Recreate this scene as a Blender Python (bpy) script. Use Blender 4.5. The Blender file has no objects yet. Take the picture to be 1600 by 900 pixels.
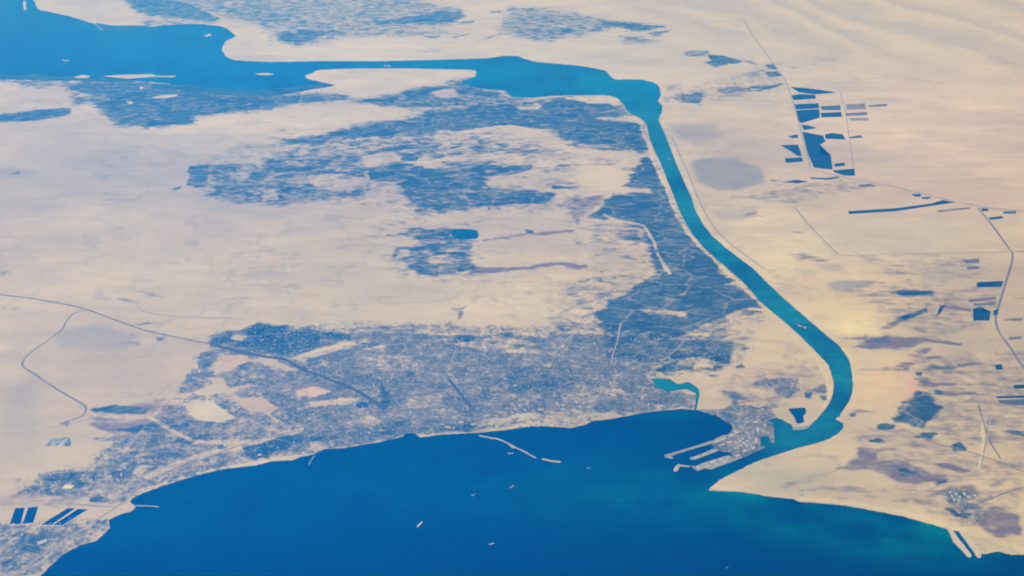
import bpy, bmesh, math, random
import numpy as np
from mathutils import Vector, geometry

S = bpy.context.scene
C = S.collection
R = math.radians
random.seed(7)
rng = np.random.default_rng(11)

# ------------------------------------------------------------------ camera
CAM_H = 11000.0
F = 1295.0                      # focal length in photo pixels (photo 1600 wide)
PITCH = R(30.08)
cam = bpy.data.cameras.new("camera")
cam.sensor_width = 36.0
cam.lens = 36.0 * F / 1600.0
cam.clip_start = 10.0
cam.clip_end = 900000.0
co = bpy.data.objects.new("camera", cam)
C.objects.link(co)
co.location = (0, 0, CAM_H)
co.rotation_euler = (R(90) - PITCH, 0, 0)
S.camera = co

# ------------------------------------------------------------------ light, sky, exposure
SUN_EL, SUN_AZ = R(50), R(150)          # azimuth from +Y towards +X: behind the camera, to the right
W = bpy.data.worlds.new("World")
S.world = W
W.use_nodes = True
nt = W.node_tree
sky = nt.nodes.new("ShaderNodeTexSky")
sky.sky_type = 'NISHITA'
sky.sun_disc = False
sky.sun_elevation = SUN_EL
sky.sun_rotation = SUN_AZ
sky.altitude = 0
bg = nt.nodes["Background"]
bg.inputs[1].default_value = 0.09
nt.links.new(sky.outputs[0], bg.inputs[0])
sun = bpy.data.lights.new("sun", 'SUN')
sun.energy = 4.6
sun.angle = R(0.5)
sun.color = (1.0, 0.95, 0.88)
so = bpy.data.objects.new("sun", sun)
C.objects.link(so)
sd = Vector((math.sin(SUN_AZ) * math.cos(SUN_EL), math.cos(SUN_AZ) * math.cos(SUN_EL), math.sin(SUN_EL)))
so.rotation_euler = sd.to_track_quat('Z', 'Y').to_euler()
so.location = (0, 0, 20000)
S.view_settings.view_transform = 'Standard'
S.view_settings.look = 'None'
S.view_settings.gamma = 1
S.view_settings.use_curve_mapping = False
S.view_settings.exposure = -0.22
HAZE_DENSITY = 3.1e-5
HAZE_COLOR = (0.004, 0.21, 1.0, 1)
HAZE_G = -0.33
S.render.engine = 'CYCLES'
S.cycles.filter_width = 1.9
S.cycles.volume_bounces = 0
S.cycles.max_bounces = 5

# ------------------------------------------------------------------ map helpers: a point of the map (photo pixel) <-> ground metres
cp, sp = math.cos(PITCH), math.sin(PITCH)


def at(x, y, z=0.0):
    a, b = (x - 800.0) / F, (450.0 - y) / F
    dy, dz = b * sp + cp, b * cp - sp
    t = (z - CAM_H) / dz
    return Vector((a * t, dy * t, z))


def at_np(p):
    p = np.asarray(p, float)
    a, b = (p[:, 0] - 800.0) / F, (450.0 - p[:, 1]) / F
    dy, dz = b * sp + cp, b * cp - sp
    t = -CAM_H / dz
    return np.stack([a * t, dy * t], 1)


def to_map(X, Y):
    dep = Y * cp + CAM_H * sp
    up = Y * sp - CAM_H * cp
    dep = np.where(dep < 500, 500, dep)
    return 800 + F * X / dep, 450 - F * up / dep


def _hash(ix, iy, seed):
    h = (ix.astype(np.int64) * 374761393 + iy.astype(np.int64) * 668265263 + seed * 1442695041) & 0xffffffff
    h = ((h ^ (h >> 13)) * 1274126177) & 0xffffffff
    return ((h ^ (h >> 16)) & 0xffff) / 65535.0


def vnoise(x, y, seed=0):
    ix, iy = np.floor(x), np.floor(y)
    fx, fy = x - ix, y - iy
    fx, fy = fx * fx * (3 - 2 * fx), fy * fy * (3 - 2 * fy)
    a, b = _hash(ix, iy, seed), _hash(ix + 1, iy, seed)
    c, d = _hash(ix, iy + 1, seed), _hash(ix + 1, iy + 1, seed)
    return (a + (b - a) * fx) * (1 - fy) + (c + (d - c) * fx) * fy


def fbm(x, y, seed=0, o=4):
    s, amp, tot = 0, 1.0, 0
    for k in range(o):
        s = s + amp * vnoise(x * 2 ** k + 17.3 * k, y * 2 ** k + 9.1 * k, seed + k)
        tot += amp
        amp *= .55
    return s / tot


def sstep(a, b, x):
    t = np.clip((x - a) / (b - a), 0, 1)
    return t * t * (3 - 2 * t)


def tag(o, label=None, cat=None, group=None, kind=None):
    if label: o["label"] = label
    if cat: o["category"] = cat
    if group: o["group"] = group
    if kind: o["kind"] = kind
    return o


def link(name, me, parent=None):
    o = bpy.data.objects.new(name, me)
    C.objects.link(o)
    if parent: o.parent = parent
    return o


def empty(name, loc, rz=0):
    o = bpy.data.objects.new(name, None)
    o.empty_display_size = 30
    C.objects.link(o)
    o.location = loc
    o.rotation_euler = (0, 0, rz)
    return o


# ------------------------------------------------------------------ node helpers
class NT:
    def __init__(s, name):
        s.m = bpy.data.materials.new(name)
        s.m.use_nodes = True
        s.t = s.m.node_tree
        s.b = s.t.nodes["Principled BSDF"]
        s.b.inputs["Roughness"].default_value = .9
        s.b.inputs["Specular IOR Level"].default_value = .15

    def n(s, typ, **kw):
        nd = s.t.nodes.new(typ)
        for k, v in kw.items(): setattr(nd, k, v)
        return nd

    def put(s, sock, v):
        if isinstance(v, (int, float, tuple)):
            sock.default_value = v
        else:
            s.t.links.new(v, sock)

    def math(s, op, a, b=0.0, c=0.0, clamp=False):
        nd = s.n("ShaderNodeMath", operation=op, use_clamp=clamp)
        s.put(nd.inputs[0], a); s.put(nd.inputs[1], b); s.put(nd.inputs[2], c)
        return nd.outputs[0]

    def mix(s, f, a, b, blend='MIX'):
        nd = s.n("ShaderNodeMix", data_type='RGBA', blend_type=blend)
        s.put(nd.inputs[0], f); s.put(nd.inputs[6], a); s.put(nd.inputs[7], b)
        return nd.outputs[2]

    def rng(s, v, a, b, c=0.0, d=1.0, smooth=False):
        nd = s.n("ShaderNodeMapRange", interpolation_type='SMOOTHSTEP' if smooth else 'LINEAR')
        s.put(nd.inputs[0], v)
        for i, q in enumerate((a, b, c, d)): s.put(nd.inputs[1 + i], q)
        return nd.outputs[0]

    def pos(s, sx, sy, rot=0.0, sz=1.0, obj=False):
        if obj:
            g = s.n("ShaderNodeTexCoord").outputs["Object"]
        else:
            g = s.n("ShaderNodeNewGeometry").outputs["Position"]
        mp = s.n("ShaderNodeMapping")
        s.put(mp.inputs[0], g)
        mp.inputs[2].default_value = (0, 0, rot)
        mp.inputs[3].default_value = (sx, sy, sz)
        return mp.outputs[0]

    def noise(s, vec, detail=4.0, rough=.55, col=False, dist=0.0):
        nd = s.n("ShaderNodeTexNoise", noise_dimensions='3D')
        s.put(nd.inputs["Vector"], vec)
        nd.inputs["Scale"].default_value = 1
        nd.inputs["Detail"].default_value = detail
        nd.inputs["Roughness"].default_value = rough
        nd.inputs["Distortion"].default_value = dist
        return nd.outputs[1 if col else 0]

    def cells(s, vec, rand=.8, metric='CHEBYCHEV'):
        nd = s.n("ShaderNodeTexVoronoi", voronoi_dimensions='2D', feature='F1', distance=metric)
        s.put(nd.inputs["Vector"], vec)
        nd.inputs["Scale"].default_value = 1
        nd.inputs["Randomness"].default_value = rand
        sep = s.n("ShaderNodeSeparateColor")
        s.put(sep.inputs[0], nd.outputs["Color"])
        return sep.outputs[0], sep.outputs[1], sep.outputs[2]

    def ramp(s, f, stops):
        nd = s.n("ShaderNodeValToRGB")
        e = nd.color_ramp.elements
        while len(e) < len(stops): e.new(.5)
        for q, (p, c) in zip(e, stops):
            q.position = p
            q.color = (*c, 1)
        s.put(nd.inputs[0], f)
        return nd.outputs[0]

    def base(s, c, rough=None):
        s.put(s.b.inputs["Base Color"], c)
        if rough is not None: s.b.inputs["Roughness"].default_value = rough
        return s.m

    def bump(s, h, strength, dist):
        nd = s.n("ShaderNodeBump")
        nd.inputs["Strength"].default_value = strength
        nd.inputs["Distance"].default_value = dist
        s.put(nd.inputs["Height"], h)
        s.put(s.b.inputs["Normal"], nd.outputs[0])


def simple(name, c1, c2, size, rough=.85):
    m = NT(name)
    n = m.noise(m.pos(1 / size, 1 / size, .3, 1 / size), 4)
    return m.base(m.mix(m.rng(n, .3, .7), (*c1, 1), (*c2, 1)), rough)


# ------------------------------------------------------------------ traced map data (photo-pixel coordinates of the ground plan)
WATER = [(-140, 1015), (62, 900), (75, 888), (100, 866), (125, 852), (150, 845), (165, 832), (172, 825), (170, 812), (190, 803), (206, 799), (212, 792),
 (203, 784), (208, 778), (230, 768), (262, 757), (300, 745), (350, 733), (400, 727), (425, 721), (457, 719), (470, 714), (490, 710), (507, 702),
 (540, 700), (556, 697), (590, 691), (628, 683), (634, 677), (650, 678), (656, 684), (690, 679), (735, 677), (790, 672), (830, 666), (870, 667), (892, 669),
 (915, 663), (925, 658), (945, 656), (975, 651), (1005, 645), (1040, 641), (1065, 639), (1090, 641), (1120, 650), (1140, 662), (1146, 668),
 (1140, 678), (1128, 681), (1112, 690), (1115, 697), (1118, 703), (1130, 706), (1140, 706), (1143, 710), (1140, 713), (1143, 722), (1165, 713),
 (1190, 702), (1197, 699), (1188, 695), (1189, 683), (1202, 682), (1203, 690), (1209, 692), (1209, 663), (1200, 657), (1215, 653), (1237, 664),
 (1239, 669), (1250, 671), (1262, 668), (1275, 656), (1287, 643), (1297, 628), (1302, 612), (1302, 595), (1295, 572), (1280, 555), (1250, 525), (1225, 502), (1200, 482),
 (1185, 468), (1160, 440), (1135, 418), (1105, 392), (1083, 368), (1075, 355), (1062, 330), (1052, 305), (1042, 280), (1030, 250), (1022, 235), (1015, 215),
 (1010, 195), (1000, 184), (985, 178), (975, 165), (965, 153), (945, 149), (900, 149), (860, 150), (835, 153), (800, 152), (790, 142), (745, 138),
 (720, 128), (742, 120), (745, 112), (735, 109), (640, 107), (560, 107), (500, 109), (490, 113), (475, 119), (480, 123), (500, 128), (525, 133),
 (500, 135), (440, 143), (400, 147), (350, 146), (300, 140), (260, 130), (180, 124), (100, 123), (0, 121), (-400, 118), (-400, -30), (40, -30),
 (52, 0), (60, 15), (75, 18), (110, 26), (150, 38), (160, 48), (225, 45), (250, 40), (300, 37), (340, 40), (355, 45), (368, 57), (352, 65), (347, 78),
 (352, 87), (365, 94), (420, 97), (500, 95.5), (600, 95.5), (700, 93), (760, 91), (790, 87), (810, 88), (820, 92), (840, 97), (900, 102), (945, 110),
 (952, 118), (960, 124), (1000, 124), (1022, 129), (1030, 135), (1033, 148), (1028, 158), (1035, 165), (1033, 178), (1029, 186), (1033, 197),
 (1042, 217), (1053, 247), (1067, 280), (1079, 305), (1085, 325), (1097, 348), (1112, 368), (1141, 393), (1176, 419), (1201, 444), (1231, 472), (1267, 503),
 (1290, 523), (1311, 540), (1325, 560), (1331, 580), (1333, 605), (1328, 625), (1318, 640), (1309, 655), (1317, 661), (1318, 668), (1308, 679),
 (1285, 690), (1240, 702), (1200, 715), (1180, 722), (1150, 737), (1125, 750), (1107, 766), (1150, 768), (1180, 772), (1200, 776), (1240, 780),
 (1247, 784), (1280, 786), (1320, 790), (1365, 798), (1410, 807), (1450, 818), (1475, 825), (1484, 831), (1492, 850), (1500, 854), (1513, 846), (1528, 862), (1536, 866), (1560, 862), (1580, 867), (1600, 867),
 (1700, 880), (1900, 905), (1900, 1200), (-140, 1200)]
POND = [(705, 362), (712, 358), (730, 358), (745, 360), (748, 368), (745, 373), (725, 374), (708, 372)]
LAGOON = [(1018, 592), (1045, 592), (1058, 600), (1075, 597), (1090, 606), (1093, 615), (1088, 641), (1084, 641), (1088, 616), (1072, 608), (1045, 612), (1028, 606)]
DOCK = [(1232, 639), (1258, 637), (1259, 646), (1255, 650), (1256, 660), (1245, 662), (1241, 652)]
CITYPOND = [(556, 634), (560, 628), (579, 629), (575, 637), (562, 638)]

# density patches: (class, strength, feather, polygon)
P = []


def V(d, *p, f=3.0): P.append(('v', d, f * 3.0 if f >= 3 else f * 1.6, p))
def U(d, *p, f=3.0): P.append(('u', d, f * 2.6 if f >= 3 else f * 1.5, p))
def Q(d, *p, f=4.0): P.append(('s', d * .86, f * 1.8, p))     # dark scrub / damp stains
def G(d, *p, f=7.0): P.append(('g', d, f, p))     # grey salt flat
def X(d, *p, f=3.0): P.append(('x', d, f, p))     # bare sand again


# far shore and north of the lake
V(.5, (190, -30), (240, 8), (330, 25), (400, 38), (425, 62), (470, 74), (520, 62), (600, 50), (640, 48), (700, 40), (724, 30), (722, 15), (640, -5), (640, -30), f=5)
V(.85, (182, -20), (300, 5), (345, 30), (335, 36), (290, 30), (235, 26), (205, 14)); V(.6, (225, 30), (330, 34), (250, 38), (215, 44), f=4)
V(.85, (655, 22), (680, 16), (720, 15), (727, 25), (705, 37), (660, 38), (560, 40), (600, 30))
V(.75, (425, 48), (480, 45), (530, 45), (500, 62), (470, 72), (435, 66))
V(.6, (330, 5), (440, 5), (440, 40), (400, 35), (340, 22))
V(.45, (500, 48), (600, 44), (690, 48), (720, 52), (600, 58), (540, 60))
V(.75, (705, 58), (735, 50), (738, 52), (712, 59), f=1.5); V(.7, (755, 60), (782, 52), (784, 54), (760, 62), f=1.5)
V(.6, (664, 55), (688, 55), (684, 60), (664, 60), f=2); V(.7, (768, 18), (783, 17), (783, 21), (768, 21), f=1.5)
V(.7, (720, 33), (741, 32), (738, 37), (715, 39), f=1.5); Q(.5, (640, 80), (690, 75), (688, 80), (640, 84)); Q(.4, (570, 90), (625, 88), (620, 92)); Q(.3, (412, 90), (440, 87), (430, 92))
V(.52, (790, 10), (860, 13), (905, 22), (930, 28), (1000, 37), (1038, 42), (1010, 50), (960, 47), (900, 58), (850, 66), (805, 58), (770, 45), (790, 30), f=4)
V(.95, (930, 29), (950, 31), (1000, 38), (1040, 42), (1000, 49), (975, 45), (940, 40))
V(.7, (805, 46), (900, 42), (905, 50), (860, 65), (840, 62), (870, 53), (810, 54))
V(.7, (970, 57), (1000, 59), (1032, 63), (1010, 68), (975, 66)); V(.7, (1012, 51), (1048, 47), (1030, 57), (1015, 56), f=2)
V(.6, (800, 12), (850, 13), (850, 17), (805, 16), f=2); V(.6, (892, 18), (905, 20), (900, 24), f=2)
V(.62, (1066, 83), (1080, 80), (1110, 80), (1105, 88), (1075, 89), f=2)
V(1, (1105, 86), (1130, 87), (1166, 96), (1150, 100), (1118, 104), (1100, 98), (1112, 95), f=2)
V(.7, (1150, 89), (1165, 93), (1190, 102), (1170, 99), f=2)
V(.35, (1142, 124), (1165, 112), (1190, 107), (1196, 124)); V(.6, (1120, 137), (1180, 134), (1228, 130), (1202, 141), (1122, 146), f=2); V(.3, (1120, 147), (1170, 145), (1165, 151), (1122, 151), f=2)
V(1, (1195, 100), (1208, 100), (1214, 107), (1198, 107), f=1.5); V(1, (1195, 112), (1212, 111), (1226, 119), (1200, 121), f=1.5)
Q(.5, (1222, 103), (1250, 104), (1280, 100), (1240, 109), f=3)
V(.75, (1047, 152), (1060, 147), (1100, 144), (1093, 164), (1070, 162), f=3); Q(.5, (1042, 132), (1065, 128), (1062, 140), (1042, 143)); Q(.5, (1035, 150), (1046, 150), (1046, 160), (1036, 160))
G(.5, (1045, 196), (1118, 195), (1126, 212), (1092, 227), (1060, 215)); G(.9, (1080, 252), (1098, 247), (1150, 247), (1188, 263), (1196, 286), (1150, 298), (1120, 297), (1088, 282), f=6)
G(.45, (1110, 332), (1190, 322), (1175, 343), (1130, 348))
# marsh and farmland west of the lake
V(1, (0, 180), (60, 171), (105, 168), (113, 168), (108, 178), (60, 188), (0, 190), (-60, 195), (-60, 188), f=2.5)
V(.95, (104, 130), (180, 125), (260, 130), (330, 146), (400, 148), (450, 146), (540, 148), (560, 156), (480, 160), (420, 170), (330, 178), (304, 184), (299, 193), (240, 198), (185, 197), (160, 175), (140, 160), (118, 163), (112, 145), f=4)
V(.55, (-60, 121), (110, 123), (108, 134), (55, 138), (0, 130), (-60, 130)); X(.5, (110, 140), (150, 150), (140, 156), (105, 150))
V(.9, (205, 193), (240, 190), (300, 186), (303, 192), (240, 199), f=2); V(.85, (290, 150), (340, 148), (350, 165), (310, 178), f=4)
V(.8, (540, 160), (590, 150), (640, 140), (670, 132), (740, 122), (745, 138), (790, 143), (800, 152), (830, 155), (800, 162), (720, 165), (680, 170), (640, 172), (610, 166), (580, 163))
X(.75, (670, 145), (705, 138), (720, 150), (690, 153)); X(.7, (665, 128), (690, 128), (700, 133), (670, 136))
V(.9, (680, 172), (760, 160), (830, 158), (880, 152), (945, 154), (970, 162), (985, 180), (1003, 195), (1013, 230), (1008, 240), (960, 232), (900, 225), (860, 205), (800, 202), (750, 210), (690, 205), (660, 215), (600, 215), (530, 215), (500, 228), (440, 225), (440, 218), (500, 210), (560, 195), (620, 187), f=4)
X(.85, (880, 152), (940, 150), (965, 156), (968, 165), (920, 162)); X(.8, (925, 185), (1000, 182), (1000, 190), (950, 190)); X(.9, (690, 207), (750, 200), (800, 195), (860, 203), (820, 212), (740, 212)); X(.6, (800, 165), (840, 162), (850, 170), (810, 172))
V(.62, (305, 275), (330, 258), (400, 255), (440, 240), (500, 232), (560, 240), (575, 255), (575, 285), (583, 305), (560, 312), (480, 318), (430, 322), (360, 315), (320, 305), (300, 290))
V(.95, (296, 260), (325, 258), (324, 285), (293, 290), f=2); V(.6, (330, 258), (360, 262), (360, 268), (330, 266), f=2); V(.75, (265, 293), (290, 288), (275, 296), f=1.5)
V(.85, (405, 264), (440, 256), (505, 257), (506, 270), (400, 275)); V(.9, (430, 285), (470, 283), (480, 298), (440, 306)); V(.7, (325, 295), (350, 297), (362, 312), (325, 306)); V(.75, (360, 280), (400, 282), (398, 292), (360, 290), f=2); V(.6, (374, 305), (400, 305), (390, 314), (372, 310), f=2)
X(.95, (482, 276), (540, 272), (572, 278), (574, 298), (520, 296), (492, 290)); X(.8, (410, 298), (430, 295), (436, 312), (412, 315)); X(.8, (360, 270), (395, 268), (390, 277), (362, 277))
V(.8, (578, 260), (620, 252), (680, 262), (760, 256), (835, 264), (800, 276), (760, 285), (760, 292), (870, 298), (868, 315), (800, 320), (740, 325), (690, 335), (650, 325), (635, 315), (625, 292), (580, 283))
V(1, (577, 262), (615, 260), (618, 280), (578, 281), f=2); V(1, (630, 272), (690, 270), (740, 285), (720, 300), (640, 300), (615, 295), f=5); V(.9, (785, 305), (868, 300), (866, 316), (790, 320), f=3); V(1, (623, 240), (655, 246), (648, 253), (625, 252), f=2)
X(.7, (755, 277), (830, 272), (850, 282), (770, 288)); X(.9, (586, 284), (616, 286), (605, 298), (586, 300)); X(.8, (655, 243), (700, 248), (780, 252), (700, 256), (655, 254))
V(.5, (520, 217), (600, 207), (680, 212), (740, 215), (800, 225), (880, 235), (820, 245), (740, 238), (700, 250), (640, 250), (600, 240), (560, 238), (500, 245), (440, 245), (450, 232))
V(.8, (566, 240), (600, 231), (640, 225), (690, 222), (640, 232), (575, 242), f=1.5); V(.45, (680, 233), (720, 228), (760, 240), (790, 246), (740, 243)); V(.7, (880, 225), (960, 232), (1010, 238), (960, 236), (900, 232), f=2)
V(.5, (650, 250), (760, 250), (830, 258), (836, 265), (700, 262)); V(.8, (800, 258), (833, 258), (834, 266), (800, 275), f=1.5); Q(.6, (838, 262), (900, 257), (965, 253), (965, 256), (900, 260), (838, 265), f=2)
Q(.6, (915, 250), (935, 247), (980, 250), (940, 256)); Q(.6, (862, 290), (930, 292), (932, 294), (866, 296), f=2); V(.8, (860, 288), (905, 296), (865, 296), f=2); V(.75, (628, 320), (690, 318), (700, 335), (655, 335), f=3); V(.9, (680, 330), (695, 333), (685, 336), f=1.5)
Q(.35, (497, 339), (527, 339), (525, 344), (498, 344), f=2); Q(.45, (575, 337), (587, 335), (584, 339), f=2); Q(.45, (610, 331), (625, 328), (618, 334), f=2); Q(.4, (562, 376), (580, 370), (570, 381), f=2)
# belt along the canal
V(1, (1008, 240), (1022, 252), (1032, 280), (1045, 300), (1056, 330), (1074, 362), (1090, 380), (1125, 408), (1155, 432), (1200, 486), (1170, 480), (1140, 490), (1060, 530), (1010, 520), (960, 520), (930, 500), (920, 490), (960, 470), (1000, 440), (1025, 425), (1015, 390), (1000, 360), (970, 345), (922, 340), (940, 318), (955, 303), (1020, 300), (1012, 294), (972, 291), (985, 275), (1000, 255), f=3)
X(1, (975, 243), (1010, 240), (1018, 244), (990, 248)); X(.35, (1030, 400), (1050, 420), (1020, 440), (990, 440)); X(.5, (1120, 405), (1160, 430), (1185, 465), (1150, 450), (1120, 425)); V(.5, (965, 262), (1000, 262), (985, 275), f=4)
V(.65, (598, 371), (640, 358), (655, 355), (705, 355), (740, 367), (735, 380), (740, 410), (760, 422), (720, 427), (680, 432), (650, 428), (645, 418), (615, 405), (612, 390), (640, 385), (650, 378), (630, 370))
V(.8, (655, 355), (710, 356), (706, 374), (650, 378)); X(.8, (625, 390), (640, 390), (640, 402), (622, 400)); X(.8, (670, 398), (700, 402), (695, 412), (672, 410)); V(.7, (700, 395), (735, 385), (738, 412), (700, 418)); Q(.5, (650, 348), (665, 346), (660, 350), f=2); Q(.6, (705, 348), (735, 348), (730, 352), f=2)
Q(.95, (735, 415), (760, 418), (800, 418), (840, 414), (880, 409), (918, 413), (920, 417), (905, 418), (870, 414), (830, 421), (780, 426), (735, 430), f=2); Q(.95, (872, 408), (900, 410), (921, 418), (880, 415), f=2); V(.9, (937, 421), (950, 422), (943, 426), f=2)
Q(.7, (748, 374), (800, 368), (822, 361), (860, 360), (895, 357), (895, 362), (860, 366), (822, 366), (798, 373), (745, 378), f=1.5); V(.9, (818, 358), (832, 359), (830, 363), (820, 363), f=1.5)
Q(.55, (880, 308), (950, 303), (925, 328), (905, 355), (893, 335)); Q(.5, (905, 355), (990, 357), (1000, 368), (940, 362)); V(.8, (960, 365), (1000, 362), (1010, 378), (975, 376)); V(.6, (895, 374), (910, 374), (915, 378), (900, 379), f=2)
Q(.5, (930, 398), (990, 392), (995, 395), (935, 401), f=2); Q(.35, (820, 455), (870, 452), (868, 458), (825, 460)); V(.5, (975, 355), (1010, 358), (1015, 372), (990, 370))
# open desert details, west
Q(.16, (660, 430), (1000, 370), (1010, 430), (900, 500), (700, 510), f=10); Q(.15, (560, 340), (880, 300), (900, 420), (740, 415), f=8)
V(.22, (430, 200), (760, 190), (900, 240), (900, 330), (640, 345), (560, 320), (300, 315), (290, 260), f=8); V(.18, (560, 345), (750, 345), (760, 440), (620, 440), (590, 400), f=6); V(.18, (860, 300), (1020, 300), (1020, 430), (900, 380), f=6)
V(.3, (880, 440), (1010, 420), (960, 540), (850, 530), f=8); U(.35, (330, 520), (560, 500), (860, 510), (960, 500), (940, 560), (320, 560), f=5); V(.35, (1000, 480), (1200, 480), (1170, 560), (1120, 590), (1000, 560), f=6)
Q(.55, (205, 453), (235, 456), (262, 462), (240, 464), f=2); Q(.5, (175, 466), (190, 464), (230, 475), (205, 475), f=2); V(.9, (15, 271), (30, 268), (33, 271), (18, 273), f=2); G(.4, (0, 262), (60, 265), (60, 275), (0, 280)); Q(.7, (0, 424), (15, 423), (10, 430), (0, 432)); Q(.7, (201, 318), (211, 318), (210, 320), (201, 320), f=1.5)
Q(.8, (215, 506), (240, 501), (243, 506), (225, 509), f=2); Q(.5, (178, 534), (215, 532), (215, 541), (185, 538), f=3); V(.8, (245, 529), (258, 525), (260, 530), (248, 532), f=1.5); Q(.6, (204, 523), (213, 521), (212, 526), f=2); G(.5, (80, 520), (160, 505), (220, 525), (190, 545), (90, 545), f=12); Q(.3, (0, 475), (40, 480), (20, 488), (0, 485))
Q(.7, (702, 480), (720, 482), (736, 478), (725, 488), (722, 498), (712, 498), (716, 488), f=2); Q(.6, (470, 496), (478, 496), (475, 498), f=2)
# the city
U(.95, (385, 512), (400, 504), (450, 511), (530, 522), (600, 518), (680, 520), (760, 522), (815, 522), (862, 528), (900, 520), (960, 522), (1000, 525), (1030, 545), (1020, 570), (1015, 592), (1035, 608), (1085, 615), (1083, 637), (1040, 640), (1005, 643), (925, 656), (890, 665), (790, 670), (690, 677), (640, 680), (590, 688), (540, 697), (470, 710), (420, 718), (380, 710), (360, 695), (400, 680), (470, 668), (430, 640), (400, 610), (395, 595), (440, 590), (460, 575), (400, 545), (350, 545), (325, 535), (335, 520), (365, 518))
U(.9, (325, 525), (350, 515), (385, 520), (410, 545), (400, 562), (330, 552)); U(.9, (300, 560), (330, 545), (345, 552), (325, 572), (340, 590), (320, 590), (305, 575)); U(.9, (295, 578), (310, 582), (330, 600), (300, 612), (268, 612)); U(.7, (330, 590), (385, 565), (440, 570), (460, 590), (400, 600), (360, 605)); U(.7, (360, 615), (400, 600), (470, 600), (470, 640), (430, 635))
V(.75, (388, 512), (400, 505), (480, 515), (550, 522), (555, 532), (500, 535), (480, 555), (440, 558), (380, 545), (350, 540), (330, 535), (335, 522), (370, 522)); V(.5, (300, 560), (330, 548), (325, 572), (310, 572)); V(.4, (290, 580), (312, 585), (320, 598), (275, 610)); V(.5, (320, 615), (365, 615), (370, 628), (335, 630))
V(.95, (360, 690), (380, 684), (470, 676), (480, 690), (440, 705), (400, 720), (372, 700), f=3); V(.8, (340, 655), (300, 655), (298, 660), (345, 668), (360, 670), (355, 660), f=2); V(.8, (350, 690), (345, 697), (358, 706), (368, 702), f=2); V(.6, (480, 682), (560, 672), (640, 665), (640, 680), (500, 700)); V(.85, (585, 590), (610, 620), (605, 640), (590, 640), f=2); V(.5, (750, 582), (800, 575), (880, 580), (920, 585), (900, 605), (800, 608), (750, 600))
V(.5, (640, 665), (720, 655), (800, 660), (760, 672), (650, 678)); V(.65, (600, 655), (640, 650), (640, 670), (610, 672)); V(.5, (540, 512), (590, 505), (690, 508), (690, 518), (600, 524), (550, 525)); Q(.6, (585, 512), (610, 506), (645, 506), (645, 518), (590, 520)); V(.55, (720, 522), (800, 517), (800, 530), (760, 540), (700, 545)); V(.7, (630, 575), (650, 580), (650, 592), (632, 590), f=3)
V(.9, (870, 512), (890, 513), (885, 522), (872, 518), f=2); V(.7, (920, 500), (1020, 510), (1070, 525), (1150, 535), (1148, 570), (1110, 585), (1060, 575), (1000, 565), (950, 560), (940, 520), f=4); U(.5, (1010, 520), (1100, 525), (1140, 560), (1060, 590), (1000, 600)); V(.9, (1120, 555), (1148, 545), (1146, 565), (1118, 578), f=3); X(.6, (1000, 485), (1070, 487), (1075, 495), (1010, 495)); X(.5, (1060, 560), (1100, 558), (1120, 575), (1060, 575))
V(.9, (1025, 576), (1060, 572), (1082, 575), (1060, 582), (1030, 582), f=2); V(1, (1153, 572), (1167, 570), (1168, 577), (1155, 577), f=1.5)
Q(.5, (700, 500), (760, 515), (740, 525), (690, 515)); Q(.45, (1105, 540), (1150, 530), (1175, 525), (1160, 540), (1110, 552))
X(1, (333, 562), (350, 556), (383, 557), (378, 570), (358, 575), (340, 568)); X(.95, (365, 522), (390, 525), (375, 532), (360, 529)); X(.9, (465, 608), (500, 602), (515, 612), (490, 620), (470, 615)); X(.8, (480, 628), (560, 620), (540, 635), (490, 635)); X(.85, (375, 622), (410, 620), (435, 635), (420, 645), (385, 640)); X(.6, (400, 555), (430, 565), (450, 572), (420, 570)); X(.7, (450, 560), (540, 532), (560, 540), (470, 565))
X(.9, (285, 632), (330, 622), (362, 650), (330, 662)); X(.6, (560, 645), (600, 660), (570, 668)); X(.5, (790, 640), (840, 650), (860, 660), (820, 664)); X(.75, (920, 648), (962, 644), (960, 650), (925, 655), f=2); X(.7, (1010, 630), (1040, 632), (1030, 640)); X(.6, (780, 540), (840, 545), (830, 552), (790, 552)); X(.6, (560, 545), (600, 540), (600, 552)); X(.6, (840, 570), (860, 566), (856, 574))
X(.8, (350, 690), (375, 690), (385, 707), (365, 706), f=2)
X(.55, (735, 672), (760, 655), (800, 646), (900, 640), (925, 650), (915, 662), (870, 668), (790, 672)); X(.5, (485, 690), (520, 686), (535, 698), (490, 706)); X(.5, (630, 620), (700, 612), (690, 632), (640, 640)); X(.45, (700, 535), (780, 525), (840, 535), (760, 548)); X(.4, (560, 560), (640, 555), (660, 575), (590, 580)); V(.6, (780, 590), (840, 578), (905, 588), (890, 606), (800, 612)); X(.4, (880, 615), (960, 600), (980, 618), (900, 632))
# coast strip, lower left
U(.64, (150, 705), (240, 648), (300, 615), (430, 638), (475, 668), (400, 716), (235, 765), (60, 776), (25, 755), (130, 728), f=5)
V(.55, (205, 700), (260, 660), (340, 662), (330, 690), (240, 740), (190, 752), f=5); U(.6, (-60, 820), (170, 808), (172, 824), (100, 864), (30, 912), (-60, 940), f=4); V(.45, (60, 740), (160, 728), (165, 760), (60, 772), f=4)
Q(.6, (150, 640), (260, 620), (300, 650), (200, 690), (140, 665)); Q(.45, (0, 770), (120, 765), (200, 785), (120, 792), (0, 792))
U(.62, (205, 695), (240, 660), (300, 655), (360, 665), (372, 700), (405, 722), (300, 740), (235, 762), (205, 775), (170, 760), (130, 750), (180, 725)); V(.45, (240, 665), (300, 655), (350, 665), (340, 675), (250, 680)); V(.65, (170, 742), (205, 728), (245, 735), (215, 745), (180, 750), f=3); V(.4, (210, 690), (235, 690), (230, 700), (210, 698)); V(.5, (270, 735), (310, 730), (300, 745), (265, 752)); V(.4, (330, 728), (370, 720), (360, 730), (330, 736))
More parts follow.
